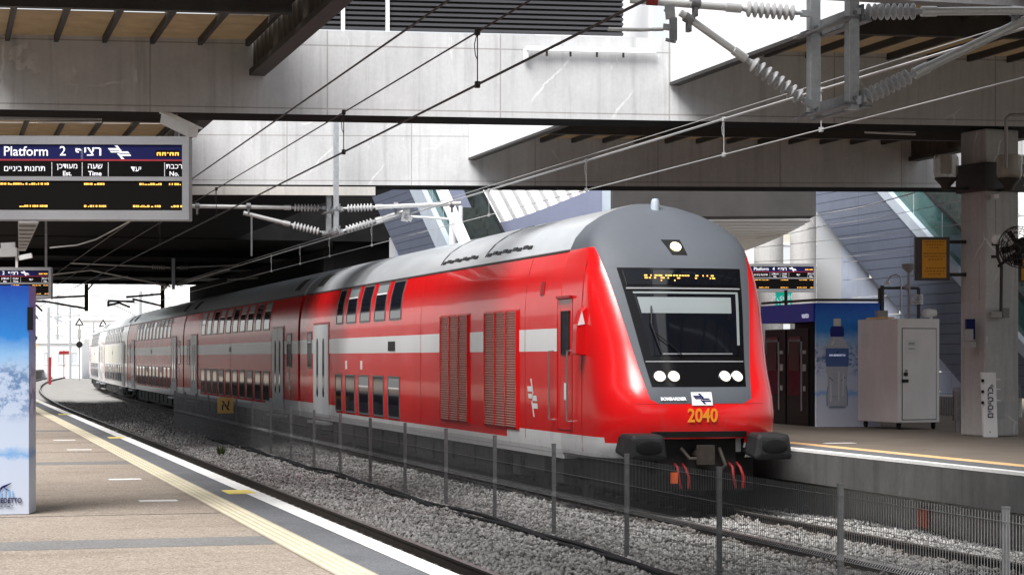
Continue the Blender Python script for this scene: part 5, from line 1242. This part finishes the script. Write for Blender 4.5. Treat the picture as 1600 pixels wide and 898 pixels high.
b = MB(); bx0 = .52; fw = lambda u, z, o=0: C0 + ka * u - kb * (.024 + o) + Vector((0, 0, z))
def flat(b_, pts_, o): b_.add([fw(u, z, o) for u, z in pts_], [tuple(range(len(pts_)))])
outl = lambda c, ws: [(c - w_, z) for w_, z in ws] + [(c + w_, z) for w_, z in ws[::-1]]
M['bottle_print'] = worn('bottle_print', (.50, .58, .68), (.62, .69, .77), 6, .4, bump=0); M['label_print'] = pbr('bottle_label_print', (.10, .20, .52), .4); M['cap_print'] = pbr('bottle_cap_print', (.015, .03, .28), .4)
flat(b, outl(.42, [(.16, .36), (.21, .42), (.215, .62), (.19, .80), (.20, 1.0), (.225, 1.22), (.235, 1.5), (.20, 1.66), (.11, 1.78), (.10, 1.80)]), .002); bo = b.build('bottle_print', M['bottle_print'], t)
M['bottle_light'] = pbr('bottle_highlight_print', (.80, .86, .92), .4); M['bottle_shade'] = pbr('bottle_edge_print', (.20, .32, .46), .4)
b = MB()
for q in ([(.27, .5), (.31, .5), (.30, .95), (.27, .8)], [(.33, 1.62), (.37, 1.72), (.35, 1.72), (.28, 1.62)], [(.52, .6), (.55, .6), (.56, 1.1), (.53, 1.0)], [(.44, .5), (.46, .5), (.47, 1.1), (.44, 1.1)]): flat(b, q, .004)
b.build('bottle_highlights', M['bottle_light'], bo)
b = MB()
for q in ([(.205, .42), (.225, .42), (.215, .62), (.24, .80), (.225, .82), (.20, .62)], [(.615, .42), (.635, .42), (.64, .62), (.615, .82), (.60, .80), (.62, .62)], [(.25, .38), (.59, .38), (.57, .41), (.27, .41)], [(.26, .60), (.58, .60), (.58, .61), (.26, .61)], [(.25, .98), (.33, .90), (.34, .92), (.26, 1.0)], [(.59, .98), (.50, .90), (.49, .92), (.58, 1.0)]): flat(b, q, .0035)
b.build('bottle_edges', M['bottle_shade'], bo)
b = MB(); flat(b, outl(.42, [(.225, 1.20), (.235, 1.30), (.236, 1.50), (.232, 1.56)]), .004); b.build('bottle_label', M['label_print'], bo)
b = MB(); flat(b, outl(.42, [(.13, 1.79), (.14, 1.83), (.14, 1.94), (.11, 2.0)]), .004); b.build('bottle_cap', M['cap_print'], bo)
b = MB(); flat(b, outl(.42, [(.075, 2.0), (.075, 2.13), (.07, 2.15)]), .004); b.build('bottle_spout', M['paper'], bo)
text('SAN BENEDETTO', .05, M['print_white'], bo, fw(.42, 1.42, .008), ka, sx=.85)
b = MB(); flat(b, [(.40, 1.47), (.44, 1.50), (.48, 1.54), (.44, 1.49), (.42, 1.46)], .006); b.build('bird_emblem', M['navy'], bo)
text('SAN', .07, M['ink'], t, fw(1.22, .16, .004), ka)
text('vanto', .17, M['print_white'], t, C0 + kb * .45 + Vector((-.034, 0, KT - .24 - PLAT)), (0, -1, 0), sx=.9)
for k, lab in enumerate(('dark vending machine nearest the bottle advertisement', 'dark vending machine beside the cab of the train')):
    y0 = .42 + k * 1.16; v0 = C0 + kb * y0; t2 = thing('vending_machine', lab, 'vending machine', v0, 'vending machines in the kiosk')
    b = MB(); b.box(v0.x + .02, v0.x + .66, v0.y, v0.y + 1.08, PLAT, 2.86); b.build('body', M['black'], t2, bevel=.01)
    b = MB(); b.box(v0.x + .008, v0.x + .02, v0.y + .36, v0.y + .98, 1.5, 2.7); b.build('display_window', M['glass_dark'], t2)
    M['products'] = M.get('products') or worn('dim_red_products', (.022, .004, .004), (.05, .012, .006), 5, .5, bump=0)
    b = MB(); b.box(v0.x - .002, v0.x + .008, v0.y + .42, v0.y + .92, 2.0, 2.6); b.build('product_panel', M['products'], t2)
    b = MB(); b.box(v0.x, v0.x + .02, v0.y + .10, v0.y + .24, 2.0, 2.14); b.box(v0.x, v0.x + .02, v0.y + .10, v0.y + .24, 2.35, 2.42); b.box(v0.x, v0.x + .02, v0.y + .12, v0.y + .22, 1.6, 1.7); b.box(v0.x, v0.x + .02, v0.y + .3, v0.y + .33, 1.2, 2.6); b.build('keypad', M['grey_box'], t2)
t = thing('kiosk_railing', 'thin black railing along the top of the vending kiosk', 'railing', C0 + Vector((0, 0, KT - PLAT)))
b = MB(); z = KT - PLAT + .06; V3 = Vector((0, 0, z)); b.beam(C0 + V3, C0 + kb * KD + V3, .05, .05); b.beam(C0 + V3, C1 + V3, .05, .05)
for q in (C0 + kb * 1.5, C1): b.beam(q + Vector((0, 0, KT - PLAT)), q + Vector((0, 0, KT - PLAT + .3)), .05, .05)
q = C1 + ka * .05; b.beam(q + Vector((0, 0, KT - PLAT - .3)), q + Vector((0, 0, KT - PLAT + .35)), .06, .06); b.beam(q + Vector((0, 0, KT - PLAT + .3)), q + ka * .75 + Vector((0, 0, KT - PLAT + .3)), .05, .05); b.beam(q + ka * .75 + Vector((0, 0, KT - PLAT - .4)), q + ka * .75 + Vector((0, 0, KT - PLAT + .3)), .05, .05)
b.build('bars', M['black_steel'], t)

# ------------------------------------------------------------------ stair blocks with escalators
def line(p, q): m = (q.z - p.z) / (q.y - p.y); return lambda z: p.y + (z - p.z) / m, lambda y: p.z + (y - p.y) * m, m
def stair(label, X, lo, up, strg, xl, ymin, ztop, rowh, jlen, jy):
    t = thing('escalator_block', label, 'escalator', (X, PX(up[0][0], up[0][1], X).y, PLAT), 'escalator blocks clad in blue panels')
    yl, zl, m1 = line(PX(*lo[0], X), PX(*lo[1], X)); yu, zu, m2 = line(PX(*up[0], X), PX(*up[1], X))
    s0 = PX(*strg, X); sh = s0.z - zu(s0.y)
    z = PLAT + .45
    while z < ztop:                                   # long dark cladding boards, butted with open joints
        z2 = z + rowh; ya, yb_ = max(ymin, yu(z + rowh / 2)), yl(z + rowh / 2)
        y = ya
        while y < yb_ - .02:
            k = math.floor((y - jy) / jlen + 1e-6) + 1; y2 = min(yb_, jy + k * jlen)
            e0 = lambda zz, yy: min(max(yy, max(ymin, yu(zz)) if yy == ya else yy), yl(zz) if yy == yb_ else yy)
            q = []
            for (yy, zz) in ((y, z + .012), (y2, z + .012), (y2, z2), (y, z2)):
                if abs(yy - ya) < 1e-9: yy = max(ymin, yu(zz))
                if abs(yy - yb_) < 1e-9: yy = yl(zz)
                q.append((yy, zz))
            q = [(q[0][0] + .006, q[0][1]), (q[1][0] - .006, q[1][1]), (q[2][0] - .006, q[2][1]), (q[3][0] + .006, q[3][1])]
            b = MB(); b.prism([(X - .03, yy, zz) for yy, zz in q], (.03, 0, 0)); b.build('cladding_panel', M['tile_dark'], t); y = y2
        z = z2
    yL = PX(xl, 400, X).y; ybig = yl(PLAT)
    def poly(f0, z0_, z1_): return [(f0(z0_), z0_), (f0(z1_), z1_)]
    b = MB(); zt_ = ztop; pts_ = [(max(ymin, yu(PLAT + .44)), PLAT + .44), (yl(PLAT + .44), PLAT + .44), (yl(zt_), zt_), (max(ymin, yu(zt_)), zt_)]
    if yu(PLAT + .44) < ymin: pts_ = [(ymin, PLAT + .44)] + pts_[1:] + [(ymin, zu(ymin))]
    b.prism([(X + .001, a, c) for a, c in pts_], (.25, 0, 0)); b.build('core', M['gap'], t)
    # pale tiles below the flight
    th, tw = .50, .62; z = PLAT + .02; r = 0
    while z < ztop:
        y = yl(z) if yl(z) > ymin else ymin; y = yl(z + th) - 1.6 + (r % 2) * tw / 2; y0_ = y
        while y < yL:
            ya, yb_ = max(y, yl(z + th * .0) if False else y), min(y + tw, yL)
            if yb_ > yl(z + th) and ya < yL and zl(yb_) > z - .3 and yb_ - ya > .03:
                b = MB(); b.box(X + .28, X + .33, ya + .006, yb_ - .006, z + .006, z + th - .006); b.build('pale_tile', M['tile_light'], t)
            y += tw
        z += th; r += 1
    b = MB(); b.box(X + .34, X + .6, yl(ztop) - 1, yL, PLAT, ztop); b.build('tile_backing', M['pale_shade'], t)
    # stringer, glass balustrade, steps
    yA, yB = max(ymin, yu(1.3)), yu(ztop)
    def strip_(name, mat, x0, x1, a0, a1, ya, yb_, sm=None):
        b = MB(); b.prism([(x0, ya, zu(ya) + a0), (x0, yb_, zu(yb_) + a0), (x0, yb_, zu(yb_) + a1), (x0, ya, zu(ya) + a1)], (x1 - x0, 0, 0)); return b.build(name, M[mat], t)
    strip_('stringer', 'stringer', X - .06, X + .20, .0, sh, yA, yB)
    n = max(2, int((yB - yA) / 1.35))
    for k in range(n):
        a, c = yA + (yB - yA) * k / n + .015, yA + (yB - yA) * (k + 1) / n - .015
        strip_('balustrade_glass', 'green_glass', X + .10, X + .115, sh, sh + .85, a, c)
        strip_('glass_edge', 'stringer', X + .095, X + .12, sh, sh + .85, a - .03, a)
    b = MB(); b.tube([(X + .11, yA, zu(yA) + sh + .9), (X + .11, yB, zu(yB) + sh + .9)], .045, 8); b.build('handrail', M['black'], t, smooth=60)
    strip_('inner_skirt', 'step_dark', X + 1.25, X + 1.3, sh - .2, sh + .9, yA, yB)
    b = MB(); b.tube([(X + 1.27, yA, zu(yA) + sh + .95), (X + 1.27, yB, zu(yB) + sh + .95)], .045, 8); b.build('handrail', M['black'], t, smooth=60)
    b = MB(); y = yA
    while y < yB: b.box(X + .24, X + 1.24, y, y + .39, zu(y) + sh - .35, zu(y + .2) + sh + .12); y += .4
    b.build('steps', M['step_dark'], t)
    return t, zu, sh
tR, zuR, shR = stair('dark blue clad escalator block behind the white cabinet', 24.0, ((1282, 337), (1390, 465)), ((1371, 297), (1433, 367)), (1388, 297), 1300, 41.5, 7.4, .25, 3.1, 50.7)
tL, zuL, shL = stair('dark blue clad escalator block seen over the train roof', 14.0, ((582, 307), (624, 398)), ((640, 291), (684, 387)), (659.5, 291), 604, 52, 7.6, .25, 3.0, 61.2)
def pole(label, X, x, y0, y1, r):
    b = MB(); p, q = PX(x, y0, X), PX(x, y1, X); b.tube([p, q], r, 12); o = b.build('steel_pole', M['white_beam'], smooth=60); props(o, label, 'pole')
def brace(label, X, a, c, w_):
    b = MB(); b.beam(PX(*a, X), PX(*c, X), w_, w_); o = b.build('steel_brace', M['white_beam']); props(o, label, 'brace')
pole('white steel pole beside the right escalator', 26.2, 1487, 640, 285, .28); pole('white steel pole beside the left escalator, over the train roof', 13.75, 708, 560, 325, .11); pole('thinner white pole right of the left escalator pole', 13.9, 720, 560, 322, .06)
brace('white diagonal brace crossing the left escalator pole', 13.65, (686, 286), (732, 392), .24); brace('white diagonal brace rising over the right escalator', 26.4, (1440, 280), (1600, 405), .45); brace('second white diagonal brace at far right beyond the column', 29, (1560, 290), (1680, 380), .4)
brace('white cross tube behind the right escalator pole', 26.4, (1470, 325), (1506, 326), .2)
b = MB(); b.box(23.55, 23.95, 42, 55.5, PLAT - .01, 1.35); o = b.build('plinth', M['concrete_pale']); props(o, 'pale concrete plinth along the foot of the right escalator wall', 'plinth')
t = thing('plinth_grille', 'dark railing in front of the plinth by the right escalator wall', 'railing', (23.2, 45, PLAT)); b = MB()
for k in range(40): y = 43.5 + k * .12; b.beam((23.2, y, PLAT), (23.2, y, PLAT + .42), .03, .03)
b.beam((23.2, 43.4, PLAT + .42), (23.2, 48.3, PLAT + .42), .04, .04); b.build('bars', M['galv_dark2'], t)

# slate blue wall with a sagging cut-out, white slatted canopy seen through it
d0 = 60.0
out = [(690, 262), (716, 262), (722, 290), (728, 305), (737, 325), (748, 341), (763, 349), (785, 347), (820, 337), (860, 322), (905, 304), (945, 289), (948, 262), (957, 262), (957, 600), (690, 600)]
b = MB(); b.prism([P(x, y, d0) for x, y in out], Vector((ST, CT, 0)) * .35); o = b.build('canopy_wall', M['blue_wall']); props(o, 'slate blue wall with a curved cut-out above the train roof', 'wall')
b = MB(); b.prism([P(x, y, d0 - .1) for x, y in ((941, 262), (957, 262), (957, 600), (941, 600))], Vector((ST, CT, 0)) * .3); o = b.build('wall_return', M['stringer']); props(o, 'pale end strip of the slate blue wall', 'wall')
t = thing('slatted_canopy', 'white slatted canopy showing through the curved cut-out', 'canopy', P(820, 360, 66))
for k in range(12):
    xa = 700 + k * 21; pA, pB = (xa, 262), (xa + 21, 262); sl = 55
    b = MB(); b.prism([P(xa + 1, 262, 66), P(xa + 20.2, 262, 66), P(xa + 20.2 + sl, 366, 64), P(xa + 1 + sl, 366, 64)], (0, .06, .0)); b.build('white_sheet', M['white_panel'], t)
    b = MB(); b.beam(P(xa + 20.6, 262, 65.9), P(xa + 20.6 + sl, 366, 63.9), .07, .12); b.build('rib', M['grey_box'], t)

# dark footbridge box, its lit soffit and round columns
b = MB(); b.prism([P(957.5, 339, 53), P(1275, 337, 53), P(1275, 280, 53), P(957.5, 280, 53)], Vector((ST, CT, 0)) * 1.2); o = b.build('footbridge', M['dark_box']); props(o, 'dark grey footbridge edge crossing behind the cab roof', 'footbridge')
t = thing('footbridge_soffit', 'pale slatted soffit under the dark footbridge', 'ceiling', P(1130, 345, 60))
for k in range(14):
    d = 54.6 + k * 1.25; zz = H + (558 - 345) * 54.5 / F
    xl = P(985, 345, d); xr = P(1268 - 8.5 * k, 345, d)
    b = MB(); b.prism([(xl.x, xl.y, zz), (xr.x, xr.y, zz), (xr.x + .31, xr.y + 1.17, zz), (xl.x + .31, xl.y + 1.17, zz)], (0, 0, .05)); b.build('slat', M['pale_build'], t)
for x, d, r, lab in ((1201, 70, .50, 'left grey round column behind the platform 4 sign'), (1255, 66, .42, 'right grey round column behind the platform 4 sign')):
    b = MB(); p = P(x, 558, d); b.tube([(p.x, p.y, PLAT), (p.x, p.y, 8.5)], r, 24); o = b.build('round_column', M['concrete_column'], smooth=60); props(o, lab, 'column')
b = MB(); b.prism([P(1130, 480, 74), P(1178, 480, 74), P(1178, 355, 74), P(1130, 362, 74)], Vector((ST, CT, 0)) * .5); o = b.build('block_wall', M['pale_build']); props(o, 'pale block wall left of the grey columns', 'wall')
t = thing('teal_sign', 'small teal sign with white lettering below the platform 4 sign', 'sign', P(1225, 476, 56)); b = MB(); b.prism([P(1212, 478, 56), P(1237, 478, 56), P(1237, 456, 56), P(1212, 456, 56)], Vector((ST, CT, 0)) * .05); b.build('plate', M['sign_green'], t)
text('حيفا', .22, M['print_white'], t, P(1222, 464, 55.96), axr, bold=.002); text('Haifa', .17, M['print_white'], t, P(1225, 473, 55.96), axr, bold=.002)

# ------------------------------------------------------------------ bright town beyond
def building(label, xa, xb, ytop, d, dep, mat, rows, cols, win=(.55, .5), zb=-.6):
    p, q = P(xa, ytop, d), P(xb, ytop, d); a = Vector((q.x - p.x, q.y - p.y, 0)); Wd = a.length; a.normalize(); n = Vector((-a.y, a.x, 0)); base = Vector((p.x, p.y, zb)); Ht = p.z - zb
    t = thing('building', label, 'building', base)
    b = MB(); b.prism([base, base + a * Wd, base + a * Wd + n * dep, base + n * dep], (0, 0, Ht)); b.build('wall', M[mat], t)
    b = MB(); b.prism([base - a * .3 - n * .3 + Vector((0, 0, Ht)), base + a * (Wd + .3) - n * .3 + Vector((0, 0, Ht)), base + a * (Wd + .3) + n * (dep + .3) + Vector((0, 0, Ht)), base - a * .3 + n * (dep + .3) + Vector((0, 0, Ht))], (0, 0, .4)); b.build('roof', M['pale_build'], t)
    cw, rh = Wd / cols, (Ht - 1) / rows; first = None
    for i in range(cols):
        for j in range(rows):
            o_ = base + a * (cw * (i + .5)) + Vector((0, 0, 1 + rh * (j + .5)))
            if first is None:
                b = MB(); w_, h_ = cw * win[0] / 2, rh * win[1] / 2
                for s in (-1, 1): b.obox(o_ + a * s * w_ - n * .04, a * .06, n * .06, Vector((0, 0, h_ + .06)))
                for s in (-1, 1): b.obox(o_ + Vector((0, 0, s * h_)) - n * .04, a * (w_ - .062), n * .06, Vector((0, 0, .06)))
                first = b.build('window', M['white'], t); b = MB(); b.obox(o_ - n * .02, a * (w_ - .06), n * .03, Vector((0, 0, h_ - .06))); pane = b.build('pane', M['pale_shade'], first); f0 = o_
            else:
                w2 = inst(first, t, o_ - f0); inst(pane, w2)
    return t
building('long pale office block beyond the bright end of the station', -60, 330, 392, 330, 15, 'pale_build', 6, 14)
building('low white shed left of the curving track', 20, 128, 536, 240, 8, 'white_panel', 1, 5, (.5, .4))
building('pale hall half hidden behind the last coaches', 128, 300, 500, 290, 10, 'pale_build', 2, 8)
building('beige apartment block behind the grey columns', 1120, 1420, 250, 125, 12, 'beige', 6, 7, (.6, .55))
building('pale block at the far right beyond the escalator', 1380, 1720, 330, 150, 12, 'pale_build', 4, 8)
def signal(label, x, ytop, d, col):
    t = thing('rail_signal', label, 'signal', P(x, 600, d)); p = P(x, 558, d); s = d / F
    g = MB(); g.tube([(p.x, p.y, -.4), (p.x, p.y, H + (558 - ytop) * s)], .08, 8); g.build('mast', M['grey_box'], t, smooth=60)
    g = MB(); z = H + (558 - ytop) * s; g.prism([(p.x - 7 * s, p.y - .1, z), (p.x + 7 * s, p.y - .1, z), (p.x, p.y - .1, z + 12 * s)], (0, .05, 0)); g.build('triangle_plate', M['black'], t)
    g = MB(); g.prism([(p.x - 4 * s, p.y - .16, z + 1.5 * s), (p.x + 4 * s, p.y - .16, z + 1.5 * s), (p.x, p.y - .16, z + 8 * s)], (0, .04, 0)); g.build('triangle_face', M['white'], t)
    g = MB(); g.box(p.x - 2.5 * s, p.x + 2.5 * s, p.y - .2, p.y, z - 20 * s, z - 6 * s); g.build('number_board', M['grey_box'], t)
    g = MB(); c = Vector((p.x, p.y - .2, z - 30 * s)); g.lathe(c + Vector((0, .3, 0)), c - Vector((0, .1, 0)), [(0, 3 * s), (.05, 5 * s), (.3, 5 * s), (.4, 4 * s)], 16); g.build('signal_head', M['black'], t, smooth=40)
    if col: g = MB(); g.box(p.x - 4 * s, p.x + 4 * s, p.y - .25, p.y - .05, z - 48 * s, z - 38 * s); g.build('equipment_box', M[col], t, bevel=.03)
signal('signal with a yellow box at the edge of the water advertisement', 53, 498, 190, 'sign_yellow'); signal('signal with a round black head left of the last coach', 124, 508, 215, None); signal('signal triangle peeping over the roof of the last coach', 161, 510, 235, None)
def mast(label, x, y0, d, arm_l):
    t = thing('catenary_mast', label, 'mast', P(x, 600, d), 'catenary masts beyond the station'); p = P(x, 558, d); s = d / F; z = H + (558 - y0) * s
    g = MB(); g.box(p.x - .13, p.x + .13, p.y - .13, p.y + .13, -.5, z); g.build('post', M['galv'], t); g = MB(); g.tube([(p.x, p.y, z - 1), (p.x + arm_l, p.y, z - .7)], .05, 6); g.tube([(p.x, p.y, z - 2.2), (p.x + arm_l * .9, p.y, z - .9)], .05, 6); g.build('arm', M['galv'], t)
for k, (x, y0, d, al) in enumerate(((76, 480, 200, 3), (90, 470, 260, 3), (110, 478, 230, -3), (146, 500, 280, 3), (220, 455, 170, -3))): mast(['slim mast just right of the yellow signal box', 'tall slim mast, second beyond the station', 'slim mast left of the round signal head', 'short mast left of the last coach roof', 'pale mast rising behind the coach roofs'][k], x, y0, d, al)
b = MB(); p = P(78, 558, 185); b.box(p.x - .12, p.x + .12, p.y, p.y + .3, -.4, 2.3); props(b.build('red_cabinet', M['hose']), 'narrow red cabinet standing beside the slim mast', 'cabinet')
b = MB(); p = P(100, 550, 230); b.box(p.x - .55, p.x + .55, p.y, p.y + .1, 2.6, 3.0); b.box(p.x - .05, p.x + .05, p.y + .1, p.y + .2, -.4, 3.1); props(b.build('red_board', M['hose']), 'small red board on a post beyond the platform end', 'board')
t = thing('gantry', 'pale signal gantry spanning the tracks beyond the station', 'gantry', P(180, 540, 255)); b = MB(); b.beam(P(20, 541, 255), P(300, 541, 255), .5, .35); b.beam(P(20, 532, 255), P(300, 532, 255), .3, .2); b.build('beam', M['galv'], t)
for x in (30, 296): b = MB(); p = P(x, 541, 255); b.box(p.x - .2, p.x + .2, p.y - .2, p.y + .2, -.5, p.z); b.build('leg', M['galv'], t)
